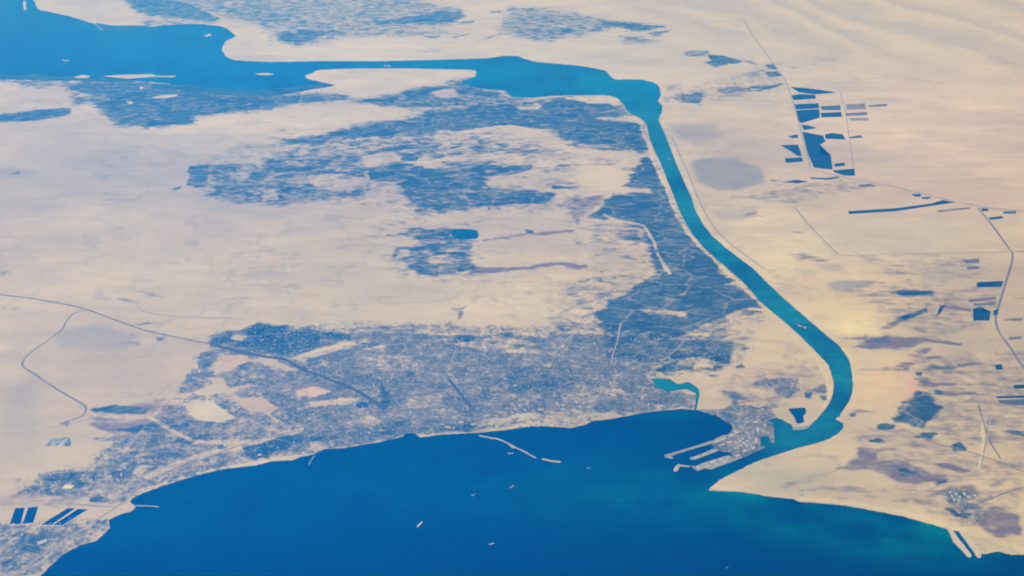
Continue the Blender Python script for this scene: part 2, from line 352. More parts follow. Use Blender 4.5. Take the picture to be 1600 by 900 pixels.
U(.75, (55, 745), (70, 738), (120, 732), (160, 730), (155, 760), (140, 765), (110, 755), (80, 752)); U(.7, (25, 760), (75, 755), (70, 773), (25, 772)); V(.65, (55, 742), (90, 738), (88, 750), (60, 750), f=2); V(.6, (140, 740), (165, 745), (155, 762), (140, 758), f=2); V(.8, (72, 757), (80, 757), (74, 772), (68, 772), f=1.5); U(.6, (150, 770), (200, 765), (200, 785), (170, 788), (140, 782)); V(.9, (140, 776), (165, 777), (165, 783), (140, 783), f=1.5)
V(.7, (60, 750), (40, 760), (55, 765)); U(.8, (70, 686), (108, 685), (107, 697), (72, 697), f=1.5); U(.6, (140, 682), (195, 680), (190, 690), (145, 690), f=2); V(.5, (188, 684), (200, 680), (195, 692), f=2); Q(.6, (18, 745), (34, 745), (30, 750), (18, 751), f=2)
V(.85, (140, 640), (180, 633), (235, 636), (228, 645), (190, 644), (145, 644), f=2); V(.8, (160, 652), (180, 648), (178, 652), (165, 654), f=1.5); V(.75, (155, 672), (200, 668), (240, 660), (290, 665), (250, 672), (200, 672), f=2); V(.8, (95, 662), (110, 657), (105, 666), f=2); V(.6, (265, 622), (285, 620), (285, 623), f=1.5)
V(.9, (30, 835), (60, 838), (75, 845), (60, 868), (35, 860), (18, 850), f=4); U(.7, (-40, 825), (30, 825), (70, 835), (110, 828), (120, 830), (80, 848), (30, 880), (-60, 930), f=3); V(.6, (0, 826), (30, 825), (20, 835), (0, 838), f=2); V(.65, (55, 828), (100, 828), (95, 840), (60, 840), f=3); V(.5, (0, 875), (25, 870), (10, 895), (0, 895)); U(.5, (95, 850), (130, 840), (170, 815), (170, 825), (130, 848), (70, 880), (50, 900)); V(.75, (155, 812), (166, 808), (165, 818), (155, 818), f=2); V(.4, (80, 872), (110, 855), (100, 865), (85, 880), f=2)
# strip by the port
U(.9, (1090, 640), (1130, 640), (1150, 630), (1200, 635), (1210, 655), (1210, 690), (1190, 702), (1145, 722), (1142, 713), (1115, 700), (1112, 690), (1140, 675), (1146, 668), (1125, 650), f=2); V(.7, (1128, 612), (1145, 612), (1165, 620), (1150, 625)); Q(.7, (1117, 610), (1130, 608), (1165, 615), (1150, 620), f=2); V(.7, (1140, 626), (1155, 622), (1150, 633), f=2); V(.6, (1190, 630), (1212, 630), (1208, 640), (1195, 642))
U(.85, (1172, 602), (1195, 592), (1250, 592), (1252, 610), (1235, 622), (1215, 618), (1208, 605), f=2); Q(.6, (1172, 604), (1195, 592), (1215, 592), (1205, 602), f=2); V(.95, (1258, 614), (1270, 612), (1268, 623), (1260, 622), f=1.5); U(.9, (1265, 606), (1290, 600), (1290, 612), (1275, 610), f=1.5); V(.9, (1283, 618), (1292, 614), (1293, 625), (1285, 625), f=1.5); Q(.7, (1250, 570), (1260, 568), (1258, 577), (1252, 576), f=2); Q(.35, (1265, 575), (1290, 570), (1285, 600), (1270, 595))
# east bank
Q(1, (1570, 497), (1600, 496), (1600, 501), (1570, 501), f=1); Q(.9, (1395, 529), (1450, 531), (1500, 538), (1495, 541), (1440, 535), f=1.2); Q(.9, (1465, 476), (1520, 483), (1518, 486), (1470, 481), f=1); Q(1, (1570, 675), (1600, 674), (1640, 676), (1640, 682), (1590, 681), f=1.5); Q(.9, (1445, 724), (1480, 722), (1515, 736), (1510, 741), (1480, 733), f=1.5)
V(.9, (1565, 672), (1590, 670), (1620, 674), (1600, 680), f=1.5); V(.8, (1480, 694), (1500, 690), (1514, 702), (1490, 706), f=2); Q(1, (1342, 702), (1374, 706), (1376, 715), (1350, 712), f=1.5); V(.7, (1400, 728), (1432, 734), (1440, 744), (1405, 742), f=3); Q(.9, (1455, 600), (1500, 597), (1500, 600), (1458, 604), f=1); Q(.9, (1470, 614), (1530, 610), (1530, 613), (1475, 618), f=1); Q(.9, (1500, 568), (1540, 567), (1540, 570), (1500, 573), f=1)
V(.8, (1400, 455), (1460, 453), (1458, 461), (1405, 462), f=1.5); V(.7, (1410, 497), (1450, 482), (1448, 490), (1415, 504), f=1.5); V(.6, (1340, 536), (1385, 526), (1395, 534), (1350, 544), f=2.5)
Q(.42, (1420, 555), (1500, 545), (1545, 560), (1600, 540), (1640, 560), (1640, 720), (1560, 700), (1480, 690), (1440, 670), (1465, 640), (1440, 600), f=8)
Q(.40, (1300, 440), (1420, 435), (1480, 450), (1570, 440), (1560, 500), (1450, 540), (1400, 500), f=8); Q(.35, (1310, 660), (1420, 670), (1500, 700), (1600, 720), (1600, 790), (1440, 760), (1340, 700), f=8); Q(.4, (1130, 310), (1310, 280), (1380, 290), (1240, 320), f=6); Q(.3, (1330, 395), (1550, 400), (1560, 440), (1380, 430), f=8)
Q(.3, (1060, 140), (1230, 90), (1220, 150), (1120, 160), f=6); Q(.4, (1380, 750), (1480, 750), (1600, 780), (1600, 840), (1540, 835), (1440, 800), f=6); Q(.35, (1130, 590), (1290, 560), (1295, 620), (1200, 640), (1120, 625), f=5)
Q(.85, (1325, 545), (1332, 540), (1355, 528), (1385, 522), (1400, 525), (1440, 530), (1455, 535), (1420, 545), (1370, 547)); Q(.7, (1310, 533), (1360, 524), (1350, 532), f=2); Q(.85, (1370, 515), (1405, 497), (1450, 480), (1452, 488), (1410, 506), (1385, 515)); Q(.5, (1440, 535), (1500, 538), (1445, 540), f=2)
Q(.95, (1388, 456), (1420, 452), (1462, 453), (1460, 461), (1420, 463), (1392, 461), f=2); Q(.4, (1365, 460), (1390, 455), (1430, 470), (1400, 478), (1370, 472)); Q(.5, (1355, 459), (1390, 458), (1390, 461)); Q(.5, (1475, 462), (1500, 458), (1450, 472))
Q(.6, (1345, 577), (1400, 572), (1440, 560), (1425, 582), (1390, 580)); Q(.7, (1435, 545), (1455, 545), (1450, 555), (1435, 555)); V(.7, (1415, 575), (1425, 577), (1420, 580), f=2); V(.7, (1434, 581), (1446, 583), (1445, 588), (1436, 586), f=2)
V(.8, (1450, 573), (1470, 570), (1495, 572), (1490, 580), (1460, 578), f=3); Q(.7, (1445, 570), (1500, 570), (1530, 569), (1500, 576), (1450, 578)); V(.6, (1432, 593), (1455, 592), (1450, 605), (1432, 602), f=3); Q(.8, (1432, 592), (1462, 598), (1495, 598), (1455, 604)); V(.8, (1456, 610), (1474, 611), (1470, 617), (1456, 615), f=2); Q(.7, (1450, 620), (1465, 620), (1470, 626), (1452, 626)); Q(.5, (1470, 615), (1500, 612), (1530, 611), (1480, 618), f=2); Q(.4, (1455, 590), (1480, 592), (1500, 591), (1470, 594), f=2); Q(.45, (1490, 598), (1530, 598), (1500, 600), f=2)
V(1, (1393, 653), (1408, 632), (1424, 618), (1428, 612), (1445, 610), (1456, 622), (1470, 636), (1463, 650), (1445, 660), (1440, 668), (1420, 664), (1398, 657), f=3)
Q(.5, (1448, 640), (1480, 650), (1520, 652), (1470, 657)); Q(.5, (1485, 655), (1500, 652), (1500, 660)); Q(.6, (1330, 640), (1345, 638), (1370, 643), (1345, 645), f=2); V(.9, (1332, 645), (1342, 642), (1340, 650), (1334, 649), f=2); Q(.5, (1325, 655), (1338, 650), (1335, 656), f=2); V(.95, (1374, 664), (1382, 660), (1396, 664), (1390, 673), (1378, 670), f=2); V(.85, (1360, 686), (1378, 681), (1390, 688), (1382, 693), (1362, 690), f=2); V(.8, (1430, 683), (1440, 675), (1464, 676), (1455, 686), f=2); Q(.5, (1330, 682), (1400, 676), (1440, 676), (1400, 680), (1340, 685), f=2)
V(.6, (1480, 697), (1495, 692), (1512, 700), (1500, 707), (1483, 702), f=3); Q(.5, (1465, 655), (1475, 660), (1490, 663)); Q(.45, (1590, 675), (1560, 677), (1600, 684))
Q(.8, (1312, 737), (1335, 718), (1342, 700), (1350, 698), (1375, 708), (1374, 716), (1405, 716), (1440, 728), (1455, 738), (1480, 742), (1460, 750), (1425, 757), (1400, 752), (1380, 742), (1350, 738)); Q(.5, (1445, 725), (1480, 722), (1510, 735), (1500, 740), (1470, 733)); V(.55, (1455, 747), (1475, 742), (1480, 750), (1460, 755)); Q(.35, (1250, 765), (1300, 757), (1360, 762), (1400, 765), (1370, 780), (1300, 782)); Q(.3, (1200, 772), (1240, 748), (1245, 755), (1220, 772)); V(.5, (1243, 768), (1253, 766), (1250, 778), (1243, 777), f=2)
Q(.7, (1455, 770), (1480, 755), (1520, 755), (1530, 775), (1480, 780)); U(.9, (1465, 772), (1480, 764), (1510, 765), (1525, 780), (1500, 790), (1480, 785)); V(.85, (1470, 797), (1480, 794), (1500, 803), (1520, 803), (1515, 812), (1495, 810), f=2); U(.8, (1490, 785), (1525, 790), (1545, 805), (1530, 815), (1500, 805)); V(.7, (1520, 783), (1550, 775), (1553, 781), (1530, 788), f=2); Q(.75, (1520, 800), (1560, 790), (1600, 805), (1600, 835), (1560, 840), (1530, 825)); Q(.5, (1395, 785), (1420, 780), (1415, 790), f=3); Q(.5, (1430, 785), (1470, 780), (1470, 795), (1435, 795)); V(.6, (1520, 815), (1535, 822), (1520, 820), f=2); Q(.5, (1520, 845), (1550, 850), (1545, 862), (1528, 858)); Q(.35, (1570, 800), (1600, 795), (1590, 805))
Q(.5, (1230, 398), (1250, 396), (1270, 402), (1305, 402), (1285, 410), (1250, 406)); Q(.6, (1240, 397), (1262, 398), (1255, 405), f=2); Q(.3, (1230, 356), (1262, 362), (1265, 370), (1240, 366)); G(.5, (1275, 415), (1310, 412), (1325, 428), (1295, 425)); G(.7, (1288, 443), (1330, 438), (1368, 437), (1355, 448), (1310, 458), f=4); Q(.4, (1185, 310), (1220, 308), (1245, 312), (1210, 318)); V(.3, (1198, 282), (1220, 280), (1245, 284), (1225, 290)); Q(.5, (1260, 288), (1310, 285), (1365, 293), (1300, 292), f=3); Q(.5, (1200, 310), (1215, 308), (1212, 314), f=2)
Q(.6, (1195, 340), (1180, 330), (1150, 340)); G(.12, (1290, 380), (1400, 350), (1490, 345), (1500, 370), (1400, 395), f=20); G(.35, (1430, 420), (1490, 405), (1500, 430), (1450, 445), f=14); G(.3, (0, 640), (60, 560), (60, 700), (0, 720), f=20)
Q(.35, (1495, 465), (1555, 452), (1550, 470), (1500, 478)); Q(.4, (1465, 478), (1520, 485), (1515, 489), f=2); Q(.4, (1480, 505), (1500, 500), (1470, 520)); Q(.3, (1560, 500), (1600, 498), (1600, 503), f=2); Q(.5, (1545, 540), (1560, 560), (1548, 545), f=2); Q(.4, (1560, 465), (1600, 462), (1600, 470), f=3)

X(.95, (284, 632), (300, 625), (330, 624), (350, 638), (368, 652), (335, 664), (308, 652)); X(.8, (375, 622), (410, 618), (436, 635), (420, 646), (385, 640)); X(.7, (350, 690), (374, 688), (386, 706), (366, 706), f=2); X(.7, (205, 738), (225, 725), (240, 728), (215, 745), f=2)
V(.8, (310, 655), (345, 658), (360, 668), (320, 665), f=1.5); V(.75, (230, 668), (285, 662), (300, 670), (240, 676), f=1.5); V(.7, (262, 690), (300, 684), (310, 692), (268, 697), f=1.5); V(.7, (340, 690), (352, 690), (350, 703), (340, 700), f=1.5)

# tone of the bare ground: (x, y, rx, ry, (r,g,b) albedo, weight)
TINT = [
 (1500, 60, 420, 120, (.50, .45, .42), .8), (1450, 200, 250, 130, (.535, .442, .42), .9), (1560, 300, 140, 60, (.55, .45, .39), .7),
 (1340, 470, 95, 45, (.62, .52, .33), .95), (1190, 350, 60, 40, (.56, .49, .37), .6), (1210, 420, 60, 50, (.58, .51, .37), .7),
 (1338, 511, 45, 14, (.70, .62, .45), .9), (1370, 600, 60, 38, (.62, .48, .33), .95), (1330, 560, 40, 22, (.58, .50, .38), .6),
 (1430, 605, 14, 16, (.60, .34, .28), .8), (1415, 625, 16, 10, (.60, .38, .30), .6), (1430, 560, 20, 8, (.58, .40, .33), .6),
 (1520, 640, 80, 60, (.52, .45, .33), .7), (1205, 748, 70, 22, (.36, .36, .295), .9), (1300, 735, 90, 22, (.47, .43, .34), .6), (1150, 755, 60, 10, (.55, .43, .33), .5),
 (1330, 710, 110, 30, (.52, .44, .33), .5), (1450, 840, 110, 20, (.52, .46, .36), .5), (1200, 540, 80, 40, (.56, .47, .37), .8), (1130, 600, 50, 30, (.55, .47, .36), .6),
 (430, 405, 24, 10, (.56, .42, .32), .7), (358, 564, 30, 12, (.55, .38, .30), .9), (490, 608, 35, 12, (.55, .39, .32), .8), (405, 632, 40, 18, (.48, .36, .31), .9), (510, 630, 40, 8, (.56, .45, .38), .7),
 (322, 643, 34, 14, (.66, .66, .56), 1.0), (345, 655, 25, 10, (.60, .62, .50), .8), (330, 612, 30, 9, (.55, .53, .46), .6), (395, 585, 35, 9, (.55, .53, .50), .5),
 (800, 650, 60, 14, (.52, .47, .40), .6), (5, 543, 22, 7, (.62, .55, .38), .7), (80, 700, 120, 50, (.50, .43, .33), .5), (280, 680, 110, 50, (.46, .36, .30), .7), (100, 800, 120, 30, (.50, .42, .34), .7), (120, 760, 30, 8, (.55, .5, .33), .4),
 (200, 600, 160, 70, (.47, .385, .315), .6), (250, 300, 330, 80, (.42, .375, .34), .7), (150, 260, 200, 60, (.42, .38, .35), .6), (500, 440, 300, 60, (.47, .42, .36), .6), (820, 350, 150, 60, (.47, .41, .38), .6), (700, 90, 500, 25, (.50, .45, .42), .6), (1400, 370, 150, 40, (.50, .47, .42), .7),
 (1180, 290, 60, 20, (.5, .45, .38), .5), (820, 480, 120, 30, (.49, .43, .36), .5), (540, 285, 50, 15, (.5, .42, .38), .5), (1030, 567, 30, 6, (.6, .5, .4), .5),
]
BASE_TINT = (.492, .420, .325)
# pale or dark lines in the ground tone: (width px, colour, weight, points)
LINES = [
 (3.2, (.56, .48, .39), .8, [(1000, 190), (1012, 225), (1025, 262), (1040, 292), (1050, 318), (1062, 345), (1078, 368), (1100, 392), (1130, 420), (1155, 442), (1180, 470), (1200, 487), (1245, 530), (1278, 560), (1292, 590), (1296, 612), (1290, 630), (1272, 652), (1250, 666)]),
 (3.2, (.56, .49, .40), .7, [(1036, 190), (1058, 250), (1084, 305), (1100, 345), (1118, 368), (1146, 393), (1180, 417), (1206, 442), (1237, 472), (1272, 502), (1296, 522), (1316, 540), (1331, 560), (1337, 580), (1338, 605), (1332, 628), (1322, 645)]),
 (3, (.60, .48, .37), .8, [(1107, 764), (1125, 747), (1150, 734), (1180, 719), (1200, 712), (1240, 699), (1285, 687)]),
 (5, (.56, .50, .40), .8, [(1247, 779), (1320, 785), (1365, 793), (1410, 802), (1450, 812), (1480, 822), (1540, 838), (1600, 858)]),
 (2.5, (.52, .46, .38), .5, [(230, 764), (262, 753), (300, 741), (350, 729), (400, 723), (457, 714)]),
 (4, (.50, .41, .35), .4, [(310, 555), (295, 575), (270, 610), (240, 650), (205, 690), (185, 715)]),
 (4, (.48, .40, .34), .45, [(280, 575), (320, 598), (380, 625), (430, 655), (450, 668)]),
 (5, (.50, .44, .40), .7, [(300, 500), (330, 475), (360, 440), (380, 420)]),
 (3, (.52, .47, .40), .35, [(735, 676), (790, 668), (830, 662), (890, 664)]),
 (3, (.50, .46, .42), .8, [(945, 335), (965, 345), (1005, 352), (1020, 375), (1032, 405), (1048, 428)]),
 (5, (.62, .60, .50), .6, [(1540, 660), (1538, 690), (1532, 735)]),
 (4, (.54, .47, .40), .6, [(455, 560), (500, 548), (550, 535), (570, 533)]),
 (5, (.54, .45, .38), .6, [(150, 650), (230, 650), (300, 690), (400, 690)]),
 (6, (.52, .44, .36), .6, [(230, 745), (300, 715), (360, 700), (400, 690), (470, 672)]),
]

# ------------------------------------------------------------------ ground: one sheet, fine where the photograph looks, coarse to the horizon
rows = np.concatenate([[-60000, -30000, -12000, -3000, 2500, 5500, 7600], 8600 * np.exp(np.linspace(0, math.log(66000 / 8600), 720)), [70000, 78000, 92000, 120000, 170000, 250000]])
us = np.concatenate([[-16, -6, -3, -1.9, -1.4, -1.1], np.linspace(-.92, .92, 1080), [1.1, 1.4, 1.9, 3, 6, 16]])
sc_row = np.maximum(rows, 8600)
sc_row = np.minimum(sc_row, 66000 + (sc_row - 66000) * .25)
GX = us[None, :] * sc_row[:, None]
GY = np.repeat(rows[:, None], len(us), 1)
nr, nc = GX.shape
gx, gy = GX.ravel(), GY.ravel()
mx, my = to_map(gx, gy)
wob = np.clip((my + 330) / 900, .3, 1.2)
wx = mx + wob * (20 * (fbm(gx / 900, gy / 900, 3, 4) - .5) + 9 * (fbm(gx / 220, gy / 220, 8, 3) - .5))
wy = my + wob * (8 * (fbm(gx / 900, gy / 900, 21, 4) - .5) + 3 * (fbm(gx / 220, gy / 220, 28, 3) - .5))


def inside(px, py, poly):
    r = np.zeros(len(px), bool)
    n = len(poly)
    for i in range(n):
        (x1, y1), (x2, y2) = poly[i], poly[(i + 1) % n]
        if y1 == y2: continue
        r ^= ((y1 > py) != (y2 > py)) & (px < (x2 - x1) * (py - y1) / (y2 - y1) + x1)
    return r


def segdist(px, py, a, b, ky=1.0):
    ax, ay, bx, by = a[0], a[1] * ky, b[0], b[1] * ky
    q = py * ky
    dx, dy = bx - ax, by - ay
    t = np.clip(((px - ax) * dx + (q - ay) * dy) / (dx * dx + dy * dy + 1e-9), 0, 1)
    return np.hypot(px - ax - t * dx, q - ay - t * dy)


def soft(px, py, poly, f, ky=1.8):
    xs, ys = [p[0] for p in poly], [p[1] for p in poly]
    m = np.nonzero((px > min(xs) - f) & (px < max(xs) + f) & (py > min(ys) - f) & (py < max(ys) + f))[0]
    if not len(m): return m, np.zeros(0)
    x, y = px[m], py[m]
    d = np.full(len(m), 1e9)
    for i in range(len(poly)):
        d = np.minimum(d, segdist(x, y, poly[i], poly[(i + 1) % len(poly)], ky))
    d = np.where(inside(x, y, poly), d, -d)
    return m, sstep(-f, f, d)


n_v = len(gx)
msk = {k: np.zeros(n_v) for k in 'vusg'}
for cl, d, f, poly in P:
    m, s = soft(wx, wy, poly, f)
    if cl == 'x':
        for k in msk: msk[k][m] *= 1 - d * s
    else:
        a = msk[cl]
        a[m] = np.maximum(a[m], d * s)
tint = np.repeat(np.array(BASE_TINT)[None], n_v, 0)
for (cx, cy, rx, ry, col, w) in TINT:
    m = np.nonzero((np.abs(wx - cx) < 2.6 * rx) & (np.abs(wy - cy) < 2.6 * ry))[0]
    g = w * np.exp(-(((wx[m] - cx) / rx) ** 2 + ((wy[m] - cy) / ry) ** 2) ** 1.3)[:, None]
    tint[m] = tint[m] * (1 - g) + np.array(col)[None] * g
for (wd, col, w, pts) in LINES:
    xs, ys = [p[0] for p in pts], [p[1] for p in pts]
    m = np.nonzero((mx > min(xs) - 12) & (mx < max(xs) + 12) & (my > min(ys) - 12) & (my < max(ys) + 12))[0]
    d = np.full(len(m), 1e9)
    for a, b in zip(pts[:-1], pts[1:]): d = np.minimum(d, segdist(.5 * (mx[m] + wx[m]), .5 * (my[m] + wy[m]), a, b))
    g = sstep(wd, wd * .4, d) * w
    for k in msk: msk[k][m] *= 1 - g
    g = g[:, None]
    tint[m] = tint[m] * (1 - g) + np.array(col)[None] * g
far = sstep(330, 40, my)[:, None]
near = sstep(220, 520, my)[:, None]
tint *= 1 + far * np.array([.08, .16, .40])[None]  # far sand paler and bluer: distance haze painted into the ground colour
tint *= 1 + near * np.array([.03, .00, -.27])[None]  # near sand coloured yellower to offset the blue haze in front of it
# broad drifts of paler and darker sand
dr = (fbm(gx / 5200 + .3 * gy / 5200, gy / 3200, 51, 4) - .5)
dr2 = (fbm(gx / 1500, gy / 900, 57, 4) - .5)
dun = sstep(150, 50, my) * sstep(900, 1150, mx)
tint *= (1 + (.36 * dr + .22 * dr2) * (1 - .7 * dun))[:, None]
wad = np.abs(fbm(gx / 2600 + .5 * fbm(gx / 900, gy / 900, 65, 3), gy / 1900, 63, 5) - .5)
tint *= (1 - .16 * sstep(.022, .004, wad) * sstep(.45, .6, fbm(gx / 6000, gy / 5000, 67, 2)))[:, None]
pat = sstep(.52, .62, fbm(gx / 3300, gy / 1500, 69, 5))
tint *= (1 + .06 * pat * sstep(60, 160, my))[:, None]
tint[:, 2] *= 1 + .10 * (fbm(gx / 4000, gy / 4000, 61, 3) - .5)

# dune ridges beyond the fields
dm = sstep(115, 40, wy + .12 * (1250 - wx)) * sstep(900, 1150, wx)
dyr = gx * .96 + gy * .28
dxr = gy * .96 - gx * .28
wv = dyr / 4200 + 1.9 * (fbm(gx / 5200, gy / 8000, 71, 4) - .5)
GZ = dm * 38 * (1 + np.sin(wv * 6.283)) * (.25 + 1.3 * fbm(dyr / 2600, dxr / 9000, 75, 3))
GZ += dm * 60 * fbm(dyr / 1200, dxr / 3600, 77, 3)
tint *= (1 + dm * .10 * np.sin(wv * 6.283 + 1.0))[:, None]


def grid_mesh(name, X, Y, Z, nr, nc):
    me = bpy.data.meshes.new(name)
    me.vertices.add(nr * nc)
    me.vertices.foreach_set("co", np.stack([X, Y, Z], 1).astype(np.float32).ravel())
    i = np.arange(nr * nc).reshape(nr, nc)
    q = np.stack([i[:-1, :-1], i[:-1, 1:], i[1:, 1:], i[1:, :-1]], -1).reshape(-1, 4)
    me.loops.add(q.size)
    me.loops.foreach_set("vertex_index", q.astype(np.int32).ravel())
    me.polygons.add(len(q))
    me.polygons.foreach_set("loop_start", np.arange(0, q.size, 4, dtype=np.int32))
    me.polygons.foreach_set("use_smooth", np.ones(len(q), bool))
    me.update(calc_edges=True)
    return me


def put_attr(me, name, rgba):
    a = me.attributes.new(name, 'FLOAT_COLOR', 'POINT')
    if rgba.shape[1] == 3: rgba = np.concatenate([rgba, np.ones((len(rgba), 1))], 1)
    a.data.foreach_set("color", rgba.astype(np.float32).ravel())


gme = grid_mesh("ground", gx, gy, GZ, nr, nc)
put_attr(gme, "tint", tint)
put_attr(gme, "cover", np.stack([msk['v'], msk['u'], msk['s'], msk['g']], 1))
ground = tag(link("ground", gme), "pale pinkish desert ground spreading to the horizon", "ground", kind="structure")

m = NT("desert_and_fields")
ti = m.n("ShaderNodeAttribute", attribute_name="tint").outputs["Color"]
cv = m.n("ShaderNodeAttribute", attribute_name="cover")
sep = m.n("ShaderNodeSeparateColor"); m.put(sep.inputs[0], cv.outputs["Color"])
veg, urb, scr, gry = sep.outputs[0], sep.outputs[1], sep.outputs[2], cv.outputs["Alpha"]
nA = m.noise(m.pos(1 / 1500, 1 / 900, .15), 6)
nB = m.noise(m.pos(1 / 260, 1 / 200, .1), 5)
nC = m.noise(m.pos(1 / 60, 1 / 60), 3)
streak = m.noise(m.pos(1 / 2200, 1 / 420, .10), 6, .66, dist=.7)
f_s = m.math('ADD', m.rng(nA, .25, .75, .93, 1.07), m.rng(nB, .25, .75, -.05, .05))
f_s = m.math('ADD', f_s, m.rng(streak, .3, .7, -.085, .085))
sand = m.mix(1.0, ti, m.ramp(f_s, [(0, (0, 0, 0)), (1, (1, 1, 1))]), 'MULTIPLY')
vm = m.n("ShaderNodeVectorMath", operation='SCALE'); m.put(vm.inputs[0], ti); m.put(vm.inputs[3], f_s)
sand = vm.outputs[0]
# damp scrub stains
st2 = m.noise(m.pos(1 / 900, 1 / 190, .06), 6, .68, dist=.5)
t2 = m.rng(m.math('ADD', m.math('MULTIPLY', st2, .6), m.math('MULTIPLY', nB, .4)), .30, .70, 0, 1)
sm = m.rng(m.math('SUBTRACT', m.math('MULTIPLY', scr, 1.05), t2), -.40, .34, 0, .90, True)
sm = m.math('MULTIPLY', sm, m.rng(scr, .03, .22, 0, 1, True))
c = m.mix(sm, sand, m.mix(nC, (.088, .066, .066, 1), (.175, .130, .115, 1)))
gm = m.math('MULTIPLY', gry, m.rng(nA, .3, .6, .65, 1.0), clamp=True)
c = m.mix(gm, c, (.24, .235, .235, 1))
# town ground: yards, streets, roofs at block scale
r1, r2, r3 = m.cells(m.pos(1 / 75, 1 / 60, .22), .9)
b1, b2, b3 = m.cells(m.pos(1 / 420, 1 / 330, .22), .9)
nM = m.noise(m.pos(1 / 750, 1 / 420, .2), 4)
tu = m.math('ADD', m.math('ADD', m.math('MULTIPLY', nB, .45), m.math('MULTIPLY', r3, .18)), m.math('MULTIPLY', nM, .37))
tu = m.rng(tu, .5 - .2, .5 + .2, 0, 1)
um = m.rng(m.math('SUBTRACT', m.math('MULTIPLY', urb, .97), tu), -.36, .34, 0, .94, True)
um = m.math('MULTIPLY', um, m.rng(urb, .04, .18, 0, 1, True))
uf = m.math('ADD', m.math('ADD', m.math('MULTIPLY', r1, .30), m.math('MULTIPLY', b1, .25)), m.math('MULTIPLY', m.rng(nB, .25, .75, 0, 1), .45))
uc = m.ramp(m.rng(uf, .15, .85, 0, 1),
            [(0, (.022, .062, .054)), (.28, (.062, .100, .086)), (.52, (.125, .142, .118)), (.76, (.235, .215, .175)), (1, (.44, .39, .32))])
# main streets between the districts
ed = m.n("ShaderNodeTexVoronoi", voronoi_dimensions='2D', feature='DISTANCE_TO_EDGE')
m.put(ed.inputs["Vector"], m.pos(1 / 620, 1 / 430, .22)); ed.inputs["Scale"].default_value = 1; ed.inputs["Randomness"].default_value = .7
street = m.rng(ed.outputs["Distance"], .025, .05, 1, 0)
uc = m.mix(m.math('MULTIPLY', street, .55), uc, m.mix(m.rng(b2, .45, .55), (.05, .065, .06, 1), (.34, .30, .25, 1)))
c = m.mix(um, c, uc)
# fields: plots with their own crop
p1, p2, p3 = m.cells(m.pos(1 / 430, 1 / 230, .10), .75)
q1, q2, q3 = m.cells(m.pos(1 / 170, 1 / 95, .10), .8)
fs = m.noise(m.pos(1 / 520, 1 / 170, .08), 6, .70, dist=.4)
t = m.math('ADD', m.math('MULTIPLY', p1, .24), m.math('MULTIPLY', q1, .20))
t = m.math('ADD', t, m.math('MULTIPLY', fs, .36))
t = m.math('ADD', t, m.math('MULTIPLY', nB, .20))
t = m.rng(t, .5 - .26, .5 + .26, 0, 1)
vk = m.rng(m.math('SUBTRACT', m.math('MULTIPLY', veg, .98), t), -.42, .34, 0, .97, True)
vk = m.math('MULTIPLY', vk, m.rng(veg, .04, .16, 0, 1, True))
d1, d2, d3 = m.cells(m.pos(1 / 1150, 1 / 620, .16), .9)
vf = m.math('ADD', m.math('ADD', m.math('MULTIPLY', p2, .26), m.math('MULTIPLY', q2, .22)), m.math('MULTIPLY', m.rng(fs, .25, .75, 0, 1), .30))
vf = m.math('ADD', vf, m.math('MULTIPLY', d2, .22))
vf = m.rng(vf, .5 - .33, .5 + .33, 0, 1)
lane = m.n("ShaderNodeTexVoronoi", voronoi_dimensions='2D', feature='DISTANCE_TO_EDGE')
m.put(lane.inputs["Vector"], m.pos(1 / 1150, 1 / 620, .16)); lane.inputs["Scale"].default_value = 1; lane.inputs["Randomness"].default_value = .9
vf = m.math('ADD', vf, m.rng(lane.outputs["Distance"], .02, .05, .35, 0))
vc = m.ramp(m.rng(vf, .08, .95, 0, 1),
            [(0, (.006, .032, .034)), (.3, (.016, .054, .054)), (.55, (.040, .088, .080)), (.80, (.10, .14, .125)), (1, (.23, .225, .205))])
c = m.mix(vk, c, m.mix(m.rng(nC, .3, .7, 0, .35), vc, (.008, .040, .038, 1)))
m.base(c, .95)
m.b.inputs["Specular IOR Level"].default_value = .05
m.bump(m.math('ADD', nB, m.math('MULTIPLY', nA, 3.0)), .5, 14)
gme.materials.append(m.m)

iu0 = 6
lnr0 = math.log(8600)
lnstep = math.log(66000 / 8600) / 719


def cover_at(X, Y):
    i = np.clip(np.round((np.log(np.maximum(Y, 8600)) - lnr0) / lnstep).astype(int) + 7, 0, nr - 1)
    j = np.clip(np.round((X / np.maximum(Y, 8600) + .92) / (1.84 / 1079)).astype(int) + iu0, 0, nc - 1)
    k = i * nc + j
    return {q: msk[q][k] for q in msk}, GZ[k]


# ------------------------------------------------------------------ water
def rough_edge(poly, seed, step=3.0, amp=.9, smooth=True):
    rnd = random.Random(seed)
    n = len(poly)
    out = []
    for i in range(n):
        p0, p1, p2, p3 = poly[i - 1], poly[i], poly[(i + 1) % n], poly[(i + 2) % n]
        L = math.dist(p1, p2)
        k = max(1, min(40, int(L / step)))
        for j in range(k):
            t = j / k
            lin = [p1[a] + (p2[a] - p1[a]) * t for a in (0, 1)]
            cr = [.5 * (2 * p1[a] + (p2[a] - p0[a]) * t + (2 * p0[a] - 5 * p1[a] + 4 * p2[a] - p3[a]) * t * t + (3 * p1[a] - p0[a] - 3 * p2[a] + p3[a]) * t ** 3) for a in (0, 1)]
            w = .3 if (smooth and L < 60) else 0
            x, y = lin[0] + (cr[0] - lin[0]) * w, lin[1] + (cr[1] - lin[1]) * w
            s = amp * min(1, max(.35, (y + 300) / 1000)) * min(1, 12 / max(L / k * 3, 4))
            mar = 4.0 if (x < 1000 and y < 200 and amp > .7 and L < 90) else 1.0
            out.append((x + rnd.uniform(-s, s) * .9 * mar, y + rnd.uniform(-s, s) * .55 * min(mar, 2.0)))
    return out


